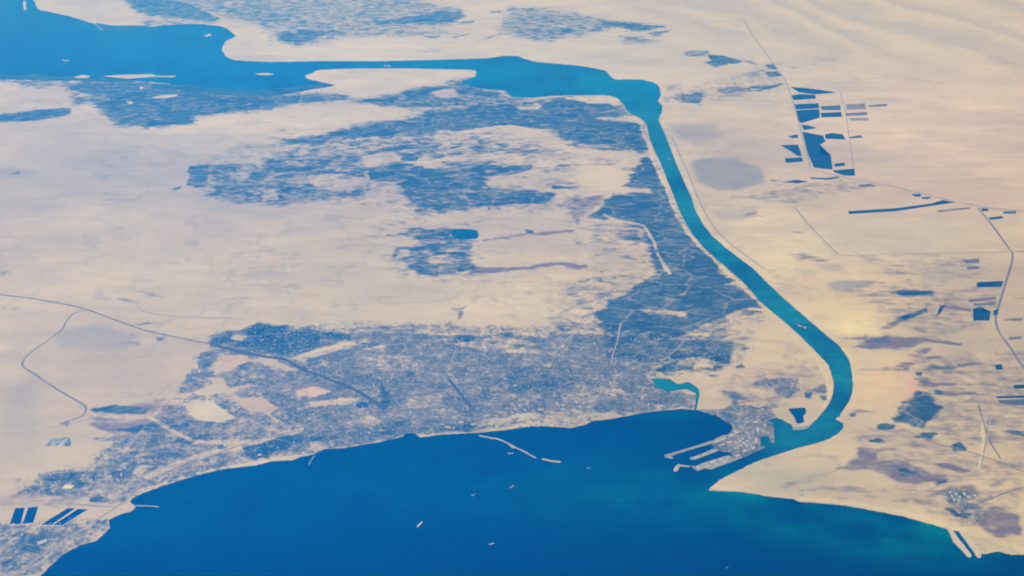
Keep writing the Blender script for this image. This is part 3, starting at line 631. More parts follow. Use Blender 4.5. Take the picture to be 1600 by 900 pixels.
def sheet(name, poly, z, inner=None, closed=True):
    n = len(poly)
    v2 = [Vector(p) for p in poly]
    if inner is not None: v2 += [Vector(p) for p in inner]
    r = geometry.delaunay_2d_cdt(v2, [(i, (i + 1) % n) for i in range(n)], [], 1, 1e-4)
    vs, faces = r[0], r[2]
    p = np.array([[a.x, a.y] for a in vs])
    w = at_np(p)
    me = bpy.data.meshes.new(name)
    fs = []
    for f in faces:
        a, b, c_ = (w[f[0]], w[f[1]], w[f[2]])
        cr = (b[0] - a[0]) * (c_[1] - a[1]) - (b[1] - a[1]) * (c_[0] - a[0])
        fs.append(f if cr > 0 else f[::-1])
    me.from_pydata([(a, b, z) for a, b in w], [], fs)
    return me, p


wp = rough_edge(WATER, 5, 3.0, .8)
wpa = np.array(wp)
ix, iy = np.meshgrid(np.arange(-390, 1900, 9.0), np.arange(-25, 1195, 7.0))
ix, iy = ix.ravel() + rng.uniform(-2, 2, ix.size), iy.ravel() + rng.uniform(-2, 2, iy.size)
k = inside(ix, iy, wp)
ix, iy = ix[k], iy[k]
wme, wpts = sheet("water", wp, 2.0, list(zip(ix, iy)))
wx2, wy2 = wpts[:, 0], wpts[:, 1]
ww = at_np(wpts)
# water colour by depth and silt: deep gulf, shallows of the east shore, canal, lake
deep = np.array([.0000, .003, .006]); mid = np.array([.0000, .022, .048]); shal = np.array([.001, .135, .105]); canal = np.array([.008, .125, .165]); lake = np.array([.001, .10, .32]); lake2 = np.array([.000, .075, .36])
n1 = fbm(ww[:, 0] / 2200, ww[:, 1] / 1500, 91, 4) - .5
n2 = fbm(ww[:, 0] / 700, ww[:, 1] / 500, 95, 4) - .5


def mixc(a, b, w): return a * (1 - w[:, None]) + np.array(b)[None] * w[:, None]


wc = np.repeat(mid[None], len(wpts), 0)
wc = mixc(wc, deep, sstep(770, 890, wy2 - 40 * n1 + .03 * (wx2 - 800)) * .95)
wc = mixc(wc, shal, .72 * np.exp(-(((wx2 - 1350) / 240) ** 4 + ((wy2 - 812 - .14 * (wx2 - 1330)) / 42) ** 2)) * np.clip(1 + 2.4 * n2 + 1.6 * n1, 0, 1.6))
wc = mixc(wc, shal, .5 * np.exp(-(((wx2 - 1480) / 110) ** 2 + ((wy2 - 850) / 28) ** 2)))
wc = mixc(wc, shal, .22 * np.exp(-(((wx2 - 1040) / 260) ** 2 + ((wy2 - 765) / 42) ** 2)) * np.clip(1 + 2.5 * n1 + 1.5 * n2, 0, 2))
wc = mixc(wc, shal * .9, .35 * np.exp(-(((wx2 - 1060) / 60) ** 2 + ((wy2 - 647) / 9) ** 2)))
cm = np.maximum(sstep(1150, 1235, wx2) * sstep(735, 690, wy2), sstep(640, 600, wy2))
wc = mixc(wc, canal, cm)
wc = mixc(wc, lake, sstep(200, 140, wy2))
wc = mixc(wc, lake2, sstep(720, 500, wx2) * sstep(200, 150, wy2))
wc = mixc(wc, np.array([.0, .03, .22]), .9 * sstep(260, 20, wx2) * sstep(160, 110, wy2))
wc = mixc(wc, np.array([.002, .13, .30]), .7 * np.exp(-(((wx2 - 930) / 60) ** 2 + ((wy2 - 130) / 18) ** 2)))
wc = np.clip(wc * (1 + 1.5 * n1 + .8 * n2)[:, None], 0, 1)
put_attr(wme, "silt", wc)
water = tag(link("water", wme), "deep blue gulf, canal and far salt lake in one sheet of water", "water", kind="structure")


def water_mat(name, attr=None, col=None):
    m = NT(name)
    s1 = m.noise(m.pos(1 / 900, 1 / 260, .25), 5, .6, dist=.6)
    s2 = m.noise(m.pos(1 / 120, 1 / 60, .25), 4)
    f = m.math('ADD', m.rng(s1, .3, .7, .66, 1.34), m.rng(s2, .3, .7, -.12, .12))
    src = m.n("ShaderNodeAttribute", attribute_name=attr).outputs["Color"] if attr else col
    vm = m.n("ShaderNodeVectorMath", operation='SCALE'); m.put(vm.inputs[0], src[:3] if isinstance(src, tuple) else src); m.put(vm.inputs[3], f)
    m.base(vm.outputs[0], .32)
    m.b.inputs["Specular IOR Level"].default_value = .08
    m.b.inputs["IOR"].default_value = 1.33
    m.bump(m.noise(m.pos(1 / 35, 1 / 22, .3), 4), .25, 2.0)
    return m.m


wme.materials.append(water_mat("sea_water", "silt"))
for nm, poly, col, lab in (("pond", POND, (.004, .07, .14), "dark round pond at the edge of the inland village"),
                           ("lagoon", LAGOON, (.008, .15, .17), "teal lagoon curling behind the town"),
                           ("dock_basin", DOCK, (.002, .035, .10), "square dark blue basin inside the canal bend"),
                           ("reservoir", CITYPOND, (.003, .05, .12), "small dark blue reservoir inside the city")):
    me, _ = sheet(nm, rough_edge(poly, 3, 3, .5), 2.4)
    me.materials.append(water_mat(nm + "_water", None, col))
    tag(link(nm, me), lab, "water", kind="structure")

# reed marsh standing in the lake shallows
mm = NT("reed_marsh")
ma = mm.noise(mm.pos(1 / 900, 1 / 420, .1), 6, .7)
mm.base(mm.ramp(ma, [(.3, (.010, .050, .055)), (.5, (.03, .085, .085)), (.7, (.10, .14, .13))]), .9)
for lab, poly in (("ragged dark marsh along the south shore of the far lake", [(225, 131), (262, 134), (300, 132), (322, 138), (352, 137), (380, 141), (425, 139), (462, 136), (500, 131), (522, 134), (498, 138), (450, 147), (400, 150), (350, 149), (300, 143), (258, 138)]),
                  ("thin broken marsh at the left shore of the far lake", [(-60, 116), (0, 116), (30, 118), (60, 116), (92, 120), (128, 119), (160, 124), (190, 122), (214, 127), (180, 128), (100, 126), (0, 124), (-60, 124)]),
                  ("small marsh tongue near the top left shore", [(150, 36), (180, 40), (215, 40), (240, 42), (262, 38), (250, 44), (215, 48), (170, 50), (158, 46)])):
    me, _ = sheet("marsh", rough_edge(poly, 12, 3, .95), 2.8)
    me.materials.append(mm.m)
    tag(link("marsh", me), lab, "marsh", kind="structure")

# ------------------------------------------------------------------ roads
def smooth_line(pts, step=6.0):
    out = []
    for i in range(len(pts) - 1):
        p0, p1, p2, p3 = pts[max(i - 1, 0)], pts[i], pts[i + 1], pts[min(i + 2, len(pts) - 1)]
        k = max(2, int(math.dist(p1, p2) / step))
        for j in range(k):
            t = j / k
            out.append(tuple(.5 * (2 * p1[a] + (p2[a] - p0[a]) * t + (2 * p0[a] - 5 * p1[a] + 4 * p2[a] - p3[a]) * t * t + (3 * p1[a] - p0[a] - 3 * p2[a] + p3[a]) * t ** 3) for a in (0, 1)))
    out.append(pts[-1])
    return out


def ribbon(name, pts, width, z, step=6.0):
    w = at_np(smooth_line(pts, step))
    d = np.gradient(w, axis=0)
    d /= np.linalg.norm(d, axis=1)[:, None] + 1e-9
    nrm = np.stack([-d[:, 1], d[:, 0]], 1)
    jit = 1 + .35 * (rng.random(len(w)) - .5) + .5 * (fbm(w[:, 0] / 500, w[:, 1] / 500, 401, 2) - .5)
    a, b = w + nrm * (width / 2 * jit)[:, None], w - nrm * (width / 2 * jit)[:, None]
    _, gz = cover_at(w[:, 0], w[:, 1])
    vs = [(p[0], p[1], z + g) for p, g in zip(a, gz)] + [(p[0], p[1], z + g) for p, g in zip(b, gz)]
    n = len(w)
    me = bpy.data.meshes.new(name)
    me.from_pydata(vs, [], [(i + n, i + n + 1, i + 1, i) for i in range(n - 1)])
    return me


asph = simple("asphalt_road", (.13, .115, .125), (.21, .185, .19), 60)
dark = simple("tree_lined_road", (.035, .05, .045), (.075, .09, .08), 50)
track = simple("sand_track", (.30, .275, .24), (.42, .37, .32), 70)
dirt = simple("dirt_road", (.26, .225, .20), (.33, .285, .25), 60)
ROADS = [
 ("desert_highway", asph, 46, "grey highway crossing the western desert into the city", [(-60, 449), (0, 460), (60, 468), (130, 482), (180, 500), (230, 517), (290, 530), (330, 538)]),
 ("city_avenue", dark, 85, "dark straight avenue running down through the city", [(330, 538), (400, 555), (446, 562), (470, 576), (520, 595), (560, 612), (602, 640)]),
 ("desert_road", asph, 38, "grey road bending round the left desert", [(130, 484), (112, 492), (101, 507), (97, 515), (75, 532), (50, 549), (37, 563), (36, 573), (52, 583), (70, 596), (100, 615), (130, 632), (134, 640), (128, 650), (100, 660)]),
 ("coast_highway", dirt, 40, "pale highway along the shore at the lower left", [(0, 918), (60, 872), (110, 837), (150, 813), (178, 795), (205, 775), (230, 750), (270, 737), (330, 712), (400, 688), (470, 672)]),
 ("basin_road", asph, 22, "thin dark lane above the settling basins", [(118, 788), (150, 791), (178, 792)]),
 ("east_road", asph, 52, "grey road running down the right edge", [(1528, 325), (1545, 345), (1560, 365), (1576, 388), (1582, 395), (1581, 410), (1572, 440), (1560, 480), (1556, 500), (1562, 520), (1580, 545), (1600, 575), (1640, 620)]),
 ("east_spur", asph, 46, "short grey side road at the right edge", [(1584, 393), (1610, 393), (1680, 392)]),
 ("field_road", track, 60, "long pale road beside the dark fields of the east", [(1160, 30), (1180, 62), (1208, 98), (1231, 135), (1245, 180), (1257, 225), (1267, 265)]),
 ("ridge_road", dirt, 55, "long road under the desert rise in the east", [(1267, 265), (1330, 279), (1400, 293), (1480, 312), (1540, 324), (1600, 331), (1720, 345)]),
 ("field_lane", dirt, 26, "thin lane between the faint eastern fields", [(1312, 142), (1322, 180), (1328, 225), (1334, 262)]),
 ("salt_flat_road", dirt, 40, "straight thin road over the eastern salt flat", [(1240, 322), (1270, 358), (1310, 398)]),
 ("lower_east_lane", asph, 24, "dark straight lane at the lower right desert", [(1529, 632), (1537, 660), (1547, 690), (1563, 716)]),
 ("shore_lane", asph, 22, "thin grey lane running down to the right edge", [(1446, 688), (1480, 698), (1520, 708), (1560, 722), (1620, 745)]),
 ("village_track", track, 34, "pale track along the dark scrub above the village", [(1395, 785), (1420, 775), (1460, 762), (1500, 748), (1530, 735)]),
 ("village_lane", asph, 22, "thin grey lane leaving the village to the right", [(1530, 787), (1552, 778), (1590, 764), (1660, 745)]),
 ("inner_track", dirt, 32, "curving track at the desert edge above the city", [(840, 523), (855, 512), (870, 500), (878, 488), (900, 478), (935, 468)]),
 ("valley_road", track, 34, "pale road slanting from the green belt into the city", [(1008, 428), (985, 440), (958, 457), (935, 482), (908, 508), (885, 532), (862, 556)]),
 ("valley_rail", dirt, 22, "thin line running beside the pale valley road", [(1000, 425), (970, 443), (945, 462), (920, 490), (895, 513)]),
 ("fresh_canal_road", track, 36, "pale straight road from the fields into the city", [(970, 505), (967, 520), (964, 535), (958, 552), (955, 567)]),
 ("fresh_canal_branch", track, 26, "pale short road near the eastern suburbs", [(1072, 528), (1060, 543), (1042, 558), (1033, 565)]),
 ("drain", dark, 60, "dark straight drain inside the city", [(700, 592), (712, 606), (726, 624), (741, 643)]),
 ("drain_branch", dark, 24, "short dark drain right of the longer one", [(752, 612), (760, 622), (767, 630)]),
 ("hill_track", track, 26, "thin pale track in the far western desert", [(60, 130), (100, 155), (118, 168), (150, 185), (182, 203), (240, 228), (300, 243)]),
 ("desert_track", dirt, 20, "faint track across the desert above the highway", [(212, 477), (235, 490), (300, 495), (380, 499)]),
 ("north_track", dirt, 18, "faint dirt track at the foot of the left settlements", [(70, 670), (140, 655), (230, 628), (265, 600)]),
 ("canal_side_road", dirt, 22, "thin road following the east bank of the canal", [(1050, 215), (1075, 270), (1098, 325), (1125, 366), (1160, 395), (1195, 421)]),
 ("shallow_lane", track, 24, "pale straight lane near the right desert", [(1548, 648), (1541, 690), (1533, 735)]),
 ("east_cross_lane", dirt, 20, "thin lane crossing the plain towards the right edge", [(1310, 400), (1380, 398), (1480, 396), (1575, 394)]),
]
for i, (nm, mat, wd, lab, pts) in enumerate(ROADS):
    me = ribbon(nm, pts, wd, 1.2 + .25 * i)
    me.materials.append(mat)
    tag(link(nm, me), lab, "road", kind="structure")

# ------------------------------------------------------------------ solid builder for plots, quays and mounds
def prism(name, poly, z0, z1, mat, parent=None, origin=True, slope=0.0):
    """a plan polygon on the map raised to a slab, origin at its base"""
    w = at_np(poly)
    if sum(w[i - 1][0] * w[i][1] - w[i][0] * w[i - 1][1] for i in range(len(w))) < 0: w = w[::-1]
    c = w.mean(0)
    n = len(w)
    bm = bmesh.new()
    lo = [bm.verts.new((p[0] - c[0], p[1] - c[1], 0)) for p in w]
    hi = []
    for i, p in enumerate(w):
        e1, e2 = w[i] - w[i - 1], w[(i + 1) % n] - w[i]
        nn = np.array([-(e1[1] / (np.hypot(*e1) + 1e-9) + e2[1] / (np.hypot(*e2) + 1e-9)), e1[0] / (np.hypot(*e1) + 1e-9) + e2[0] / (np.hypot(*e2) + 1e-9)])
        nn /= np.hypot(*nn) + 1e-9
        hi.append(bm.verts.new((p[0] - c[0] + nn[0] * slope, p[1] - c[1] + nn[1] * slope, z1 - z0)))
    for i in range(n):
        bm.faces.new((lo[i], lo[(i + 1) % n], hi[(i + 1) % n], hi[i]))
    f = bm.faces.new(hi)
    bmesh.ops.triangulate(bm, faces=[f])
    me = bpy.data.meshes.new(name)
    bm.to_mesh(me); bm.free()
    me.materials.append(mat)
    o = link(name, me, parent)
    o.location = (c[0], c[1], z0)
    return o


def crop_mat(name, c1, c2, gap, angle=.05):
    m = NT(name)
    a1, a2, a3 = m.cells(m.pos(1 / 260, 1 / 140, angle), .7)
    n = m.noise(m.pos(1 / 70, 1 / 50, angle), 4)
    f = m.math('ADD', m.math('MULTIPLY', a1, .5), m.math('MULTIPLY', n, .5))
    c = m.ramp(f, [(0, c1), (.6, c2), (1, gap)])
    return m.base(c, .95)


CROP = {
 'dark': crop_mat("dark_crop", (.003, .022, .022), (.007, .036, .034), (.02, .055, .05)),
 'mid': crop_mat("sparse_crop", (.03, .06, .055), (.07, .10, .09), (.15, .16, .14)),
 'pale': crop_mat("faded_crop", (.15, .14, .135), (.22, .20, .185), (.36, .32, .28)),
 'brown': crop_mat("dry_crop", (.10, .075, .08), (.16, .13, .125), (.26, .22, .20)),
}
PLOTS = [
 ('dark', "long dark green wedge field at the top of the eastern farm", [(1235, 136), (1262, 138), (1308, 144.5), (1272, 147.5), (1248, 144)]),
 ('dark', "dark field strip just under the wedge field", [(1237, 149), (1250, 147), (1274, 148.5), (1275, 154), (1240, 156.5)]),
 ('dark', "wide dark field at the head of the farm column", [(1241, 163), (1279, 161.5), (1280, 169), (1244, 171)]),
 ('dark', "large dark field stepping down beside the pale farm road", [(1244, 172.5), (1280, 170.5), (1281, 184), (1264, 185.5), (1252, 192.5), (1248, 189)]),
 ('mid', "half bare greenish field right of the farm column head", [(1282, 166), (1313, 164.5), (1314, 172.5), (1284, 172)]),
 ('dark', "dark slab shaped field right of the large stepped field", [(1282, 176.5), (1314, 175), (1316, 182.5), (1284, 183.5)]),
 ('pale', "faded grey field in the upper right of the farm", [(1322, 163), (1352, 161.5), (1353, 170.5), (1323, 171.5)]),
 ('brown', "thin brownish field band under the faded grey one", [(1321, 177), (1354, 175), (1356, 180), (1322, 181.5)]),
 ('pale', "faint lowest band of the faded eastern fields", [(1326, 185), (1357, 184), (1357, 188.5), (1330, 188.5)]),
 ('brown', "isolated thin brown strip at the far right of the farm", [(1357, 164.5), (1386, 162), (1386, 166), (1357, 167.5)]),
 ('dark', "small dark triangular field in the middle of the farm", [(1252, 195), (1262, 196), (1276, 200), (1256, 203.5)]),
 ('dark', "tall dark field making the long left spine of the farm", [(1254, 206), (1286, 212), (1290, 221), (1281, 226), (1282, 242), (1298, 242.5), (1301, 265), (1272, 262), (1262, 240)]),
 ('dark', "dark field with a slanted end right of the spine field", [(1289, 210), (1300, 208), (1317, 210), (1321, 218), (1290, 217)]),
 ('mid', "small greyish field on the farm's right lane", [(1327, 214), (1344, 211), (1349, 215), (1328, 216.5)]),
 ('dark', "dark field at the bottom corner of the farm", [(1302, 266.5), (1335, 263.5), (1336, 275), (1318, 274), (1303, 269)]),
 ('dark', "tiny dark field above the farm's bottom corner", [(1304, 256), (1320, 254), (1320, 259), (1304, 260.5)]),
 ('dark', "tiny dark field alone left of the farm road", [(1232, 213), (1246, 210), (1247, 215.5), (1238, 216)]),
 ('dark', "dark hooked field left of the farm road", [(1219, 227), (1247, 226), (1253, 244), (1247, 244), (1235, 236)]),
 ('dark', "flat dark field under the hooked field", [(1226, 247.5), (1253, 246), (1255, 252.5), (1228, 254.5)]),
 ('mid', "greenish strip field below the farm's bottom corner", [(1265, 277), (1290, 278), (1308, 275.5), (1313, 278), (1296, 281), (1268, 280)]),
 ('dark', "dark pointed field left of the greenish strip", [(1226, 284), (1245, 281), (1262, 284), (1245, 286.5)]),
 ('mid', "pointed field touching the ridge road", [(1340, 289.5), (1357, 287.5), (1373, 290), (1345, 292.5)]),
 ('dark', "long dark boomerang field in the eastern plain", [(1325, 330), (1400, 325.5), (1455, 318), (1474, 312.5), (1493, 316.5), (1460, 321), (1400, 330), (1327, 334.5)]),
 ('dark', "small dark field near the tip of the boomerang field", [(1424, 303.5), (1439, 303), (1438, 307.5), (1429, 307)]),
 ('mid', "small grey field beside the boomerang field's tip", [(1440, 308), (1456, 307.5), (1450, 311.5), (1441, 311)]),
 ('dark', "small dark field where the eastern road starts", [(1533, 325.5), (1545, 326.5), (1543, 330), (1535, 330)]),
 ('mid', "grey field near the right edge above a dark bar", [(1567, 330.5), (1588, 330), (1587, 334), (1568, 334)]),
 ('dark', "dark bar shaped field right of the eastern road", [(1545, 340), (1567, 337.5), (1566, 341.5), (1547, 343.5)]),
 ('brown', "thin brown strip under the boomerang field", [(1465, 329), (1515, 324), (1515, 326.5), (1467, 331.5)]),
 ('brown', "brown field beside the eastern road, upper of two", [(1502, 406), (1530, 404), (1530, 411), (1510, 411.5)]),
 ('brown', "narrow brown field beside the eastern road, lower of two", [(1510, 417), (1530, 416), (1530, 420.5), (1512, 421)]),
 ('dark', "broad dark field left of the eastern road", [(1527, 441), (1568, 439), (1565, 448), (1526, 449)]),
 ('brown', "brown field below the broad dark one", [(1513, 468), (1555, 464), (1557, 468), (1514, 472)]),
 ('brown', "thin brown field under the previous brown strip by the road", [(1520, 475), (1556, 472), (1557, 476), (1522, 478)]),
 ('dark', "dark blocky field with a notched top near the eastern road", [(1520, 482), (1533, 480), (1536, 487), (1548, 487), (1546, 501), (1521, 501)]),
 ('dark', "small dark slanting field left of the notched field", [(1463, 494), (1469, 479), (1477, 476), (1470, 489)]),
 ('dark', "tiny dark field touching the eastern road", [(1552, 485.5), (1560, 482), (1558, 492), (1553, 492)]),
 ('dark', "dark rectangular field at the right edge, topmost of its group", [(1584, 602), (1604, 600.5), (1640, 599), (1640, 606), (1604, 607), (1584, 607.5)]),
 ('dark', "long thin dark field reaching the right edge", [(1556, 619.5), (1600, 618), (1640, 617), (1640, 620.5), (1600, 621.5), (1558, 622.5)]),
 ('mid', "greenish field under the long thin one at the right edge", [(1559, 625), (1640, 623), (1640, 633), (1590, 633), (1562, 630)]),
 ('brown', "small brown field alone near the right edge", [(1576, 527), (1597, 525.5), (1595, 530), (1577, 530.5)]),
 ('dark', "small square dark field by the lower east lane", [(1554, 570.5), (1565, 569), (1567, 577), (1557, 578)]),
 ('brown', "thin brown bar in the streaked plain", [(1447, 558), (1470, 556.5), (1468, 560), (1449, 560.5)]),
]
for kind, lab, poly in PLOTS:
    o = prism("crop_field", poly, .4, 4.5, CROP[kind], slope=1.5)
    tag(o, lab, "field", "farm fields of the eastern desert")

# settling basins: earth rim around dark water
rim_m = simple("earth_rim", (.42, .36, .29), (.50, .43, .35), 40)
basin_m = water_mat("basin_water", None, (.001, .016, .055))
BAS = [("left upright dark basin of the left pair", [(24, 794), (39, 793), (32, 819.5), (15, 819.5)]),
       ("right upright dark basin of the left pair", [(44.5, 793), (60, 791.5), (52, 817), (35, 819)]),
       ("upper slanting dark basin of the right pair", [(106, 794), (118, 794.5), (80, 820.5), (63, 820.5)]),
       ("lower slanting dark basin of the right pair", [(122, 795), (138, 796), (97, 821), (82.5, 821)])]
for lab, poly in BAS:
    w = at_np(poly)
    c = w.mean(0)
    root = empty("settling_basin", (c[0], c[1], 0))
    tag(root, lab + " inside a sandy bank", "basin", "dark basins at the lower left shore")
    big = [(c_[0], c_[1]) for c_ in poly]
    cx_, cy_ = np.mean([p[0] for p in big]), np.mean([p[1] for p in big])
    bm = bmesh.new()
    d = w - c
    for a, b, z0, z1 in ((1.10, 1.04, 0, 4), (1.04, 1.0, 4, 4), (1.0, .97, 4, 1.2)):
        r0 = [bm.verts.new((p[0] * a, p[1] * a, z0)) for p in d]
        r1 = [bm.verts.new((p[0] * b, p[1] * b, z1)) for p in d]
        for i in range(4): bm.faces.new((r0[i], r0[(i + 1) % 4], r1[(i + 1) % 4], r1[i]))
    bmesh.ops.remove_doubles(bm, verts=bm.verts, dist=.01)
    bmesh.ops.recalc_face_normals(bm, faces=bm.faces)
    me = bpy.data.meshes.new("bank"); bm.to_mesh(me); bm.free(); me.materials.append(rim_m)
    link("bank", me, root)
    me = bpy.data.meshes.new("water_surface")
    me.from_pydata([(p[0] * .985, p[1] * .985, 2.6) for p in (d if np.cross(d[1] - d[0], d[2] - d[1]) > 0 else d[::-1])], [], [(0, 1, 2, 3)])
    me.materials.append(basin_m)
    link("water_surface", me, root)

# ------------------------------------------------------------------ harbour works
conc = simple("harbour_concrete", (.17, .17, .165), (.40, .37, .33), 38)
rubble = simple("rubble_stone", (.30, .28, .27), (.46, .43, .41), 15)
sandy = simple("jetty_sand", (.48, .41, .32), (.58, .50, .40), 40)
whitep = simple("white_paint", (.60, .60, .58), (.70, .70, .68), 12, .6)
redroof = simple("red_oxide", (.30, .10, .07), (.38, .14, .10), 12)
greyr = simple("grey_sheet", (.28, .30, .31), (.38, .40, .41), 12, .6)
tanm = simple("tan_plaster", (.42, .36, .28), (.50, .44, .35), 8)
bluem = simple("blue_grey_sheet", (.20, .27, .33), (.28, .35, .40), 12, .6)
yelm = simple("yellow_sheet", (.62, .58, .22), (.70, .66, .30), 20, .6)
darkm = simple("dark_sheet", (.07, .08, .09), (.12, .13, .14), 12, .6)
hullr = simple("ship_hull_red", (.25, .07, .05), (.30, .09, .07), 20, .5)
hullk = simple("ship_hull_dark", (.03, .035, .045), (.05, .055, .065), 20, .5)
hullp = simple("ship_hull_pale", (.60, .54, .54), (.70, .64, .64), 20, .5)
glass = simple("dark_glass", (.02, .03, .04), (.03, .04, .05), 5, .2)

QUAYS = [("long thin upper pier of the port with a pale head", conc, [(1039, 714.5), (1038, 711.5), (1060, 705), (1090, 696), (1112, 688.5), (1118, 692), (1092, 699), (1062, 708), (1048, 713), (1052, 716), (1050, 717)]),
         ("short middle finger pier between two dark docks", conc, [(1079, 718.5), (1078, 715.5), (1095, 710), (1114, 701.5), (1122, 705), (1100, 713), (1086, 718.5)]),
         ("broad lower pier of the port, packed with sheds", conc, [(1080, 727), (1086, 729), (1100, 723), (1139, 711.5), (1145, 721), (1118, 731), (1112, 734), (1100, 732), (1090, 736), (1083, 732)]),
         ("hooked pier head off the broad lower pier", rubble, [(1053, 737), (1052, 734), (1056, 728), (1060, 725.5), (1068, 727), (1078, 728.5), (1078, 730), (1066, 729), (1062, 729), (1060, 734), (1057, 737)]),
         ("pale curved mole closing the square blue basin", conc, [(1238, 671), (1238, 667.5), (1246, 667), (1256, 666), (1262, 664), (1264, 668), (1256, 671), (1246, 672)])]
for lab, mt, poly in QUAYS:
    tag(prism("harbour_pier", rough_edge(poly, 9, 4, .35), .6, 6.5, mt, slope=1.0), lab, "pier", "piers of the port")


def mound(name, pts, w0, w1, h, mat, lab, cat, group=None, seed=1):
    rnd = random.Random(seed)
    w = at_np(smooth_line(pts, 3.0))
    d = np.gradient(w, axis=0); d /= np.linalg.norm(d, axis=1)[:, None] + 1e-9
    nn = np.stack([-d[:, 1], d[:, 0]], 1)
    c = w[0]
    bm = bmesh.new()
    rws = []
    for i in range(len(w)):
        k = 1 if 0 < i < len(w) - 1 else .35
        r = []
        for a, z in ((-w0 / 2, 0), (-w1 / 2, h), (w1 / 2, h), (w0 / 2, 0)):
            q = w[i] - c + nn[i] * a * k * rnd.uniform(.75, 1.3)
            r.append(bm.verts.new((q[0], q[1], z * (rnd.uniform(.8, 1.15) if 0 < i < len(w) - 1 else .4))))
        rws.append(r)
    for a, b in zip(rws[:-1], rws[1:]):
        for j in range(3): bm.faces.new((a[j], a[j + 1], b[j + 1], b[j]))
    bm.faces.new(rws[0]); bm.faces.new(rws[-1][::-1])
    bmesh.ops.recalc_face_normals(bm, faces=bm.faces)
    me = bpy.data.meshes.new(name); bm.to_mesh(me); bm.free(); me.materials.append(mat)
    o = link(name, me)
    o.location = (c[0], c[1], .5)
    return tag(o, lab, cat, group)


mound("breakwater", [(748, 680.5), (765, 684), (778, 686), (792, 692), (803, 698), (818, 705), (832, 713), (838, 716)], 42, 16, 8, rubble, "long pale breakwater curving out from the city shore", "breakwater", "breakwaters off the city shore", 2)
mound("breakwater", [(846, 717), (856, 719), (866, 721), (877, 721.5)], 48, 20, 8, rubble, "short bright outer breakwater beyond the longer curved one", "breakwater", "breakwaters off the city shore", 3)
mound("breakwater", [(795, 693), (800, 698), (806, 700)], 70, 40, 9, rubble, "stubby pale bulge on the side of the curved breakwater", "breakwater", "breakwaters off the city shore", 4)
mound("pier", [(492, 711), (487, 718), (482, 727)], 22, 14, 5, conc, "thin pale pier off the western city beach", "pier", None, 5)
mound("pier", [(211, 790), (225, 790.5), (240, 791), (249, 792.5)], 24, 14, 5, rubble, "faint dark pier at the lower left shore", "pier", None, 6)
tag(prism("jetty", rough_edge([(1478, 824), (1487, 827), (1495, 838), (1507, 853), (1518, 868), (1516, 872), (1511, 870), (1499, 857), (1489, 847), (1484, 834)], 4, 4, .5), .6, 7, sandy, slope=2), "left sandy jetty of the channel at the lower right", "jetty", "jetties of the lower right channel")
tag(prism("jetty", rough_edge([(1497, 830), (1508, 833), (1518, 843), (1527, 854), (1533, 866), (1533, 871), (1527, 872), (1519, 860), (1508, 845)], 6, 4, .5), .6, 7, sandy, slope=2), "right sandy jetty of the channel at the lower right", "jetty", "jetties of the lower right channel")
tag(prism("harbour_mole", rough_edge([(1305, 655), (1309, 652), (1315, 655), (1317, 661), (1311, 658)], 2, 3, .3), .6, 5, sandy, slope=1), "tiny sandy spit at the notch on the east canal bank", "spit")
me, _ = sheet("channel", [(1489, 829.5), (1497, 830), (1513, 851), (1528, 872), (1519, 871), (1505, 851)], 2.7)
me.materials.append(water_mat("channel_water", None, (.003, .06, .13)))
tag(link("channel", me), "narrow dark channel between the two sandy jetties", "water", kind="structure")

# sand bars in the far lake
for lab, poly in (("long white sand bar lying in the far lake", [(160, 119), (190, 117), (238, 116), (245, 118.5), (276, 118.5), (272, 120.5), (240, 120), (200, 123)]),
                  ("short pale sand bar below the long white one", [(236, 152), (255, 149), (278, 147.5), (277, 150), (262, 153), (242, 154)]),
                  ("thin pale sand bar at the lake's left shore", [(115, 121), (128, 117), (142, 119), (135, 122), (122, 122)]),
                  ("small pale islet at the right end of the lake", [(318, 56), (328, 52.5), (331, 55), (322, 57.5)]),
                  ("pale strip of shoal along the lake narrows", [(398, 115), (415, 114), (429, 115.5), (420, 117.5), (405, 117)]),
                  ("pale spit beside the open marsh", [(197, 159), (205, 158), (209, 161), (203, 163)]),
                  ("tiny pale dot of sand in the marsh lake", [(217, 137), (221, 135), (225, 137), (221, 140)]),
                  ("long pale wake shaped bar at the upper left of the lake", [(36, 2), (40, 1), (41, 15), (38, 17), (36.5, 10)])):
    o = prism("sand_bar", rough_edge(poly, 8, 4, .5), 1.0, 4.0, sandy, slope=6)
    tag(o, lab, "sand bar", "sand bars of the far lake")


# ------------------------------------------------------------------ ships
def hull_mesh(L, B, H, mat, name="hull", stern=.85):
    bm = bmesh.new()
    st = [(-.5, stern * .8), (-.46, stern), (-.3, 1), (.2, 1), (.34, .86), (.43, .55), (.48, .22), (.5, .02)]
    rw = []
    for t, k in st:
        sheer = H * (1 + .18 * max(0, t * 2) ** 3)
        rw.append([bm.verts.new((t * L, s * B / 2 * k * f, z)) for s, f, z in ((-1, .72, 0), (-1, 1, sheer), (1, 1, sheer), (1, .72, 0))])
    for a, b in zip(rw[:-1], rw[1:]):
        for j in range(4): bm.faces.new((a[j], a[(j + 1) % 4], b[(j + 1) % 4], b[j]))
    bm.faces.new(rw[0]); bm.faces.new(rw[-1][::-1])
    bmesh.ops.recalc_face_normals(bm, faces=bm.faces)
    me = bpy.data.meshes.new(name); bm.to_mesh(me); bm.free(); me.materials.append(mat)
    return me


def boxes_mesh(name, bxs, mat):
    bm = bmesh.new()
    for (x, y, z, sx, sy, sz) in bxs:
        r = bmesh.ops.create_cube(bm, size=1)
        for v in r['verts']: v.co = Vector((v.co.x * sx + x, v.co.y * sy + y, (v.co.z + .5) * sz + z))
    me = bpy.data.meshes.new(name); bm.to_mesh(me); bm.free(); me.materials.append(mat)
    return me


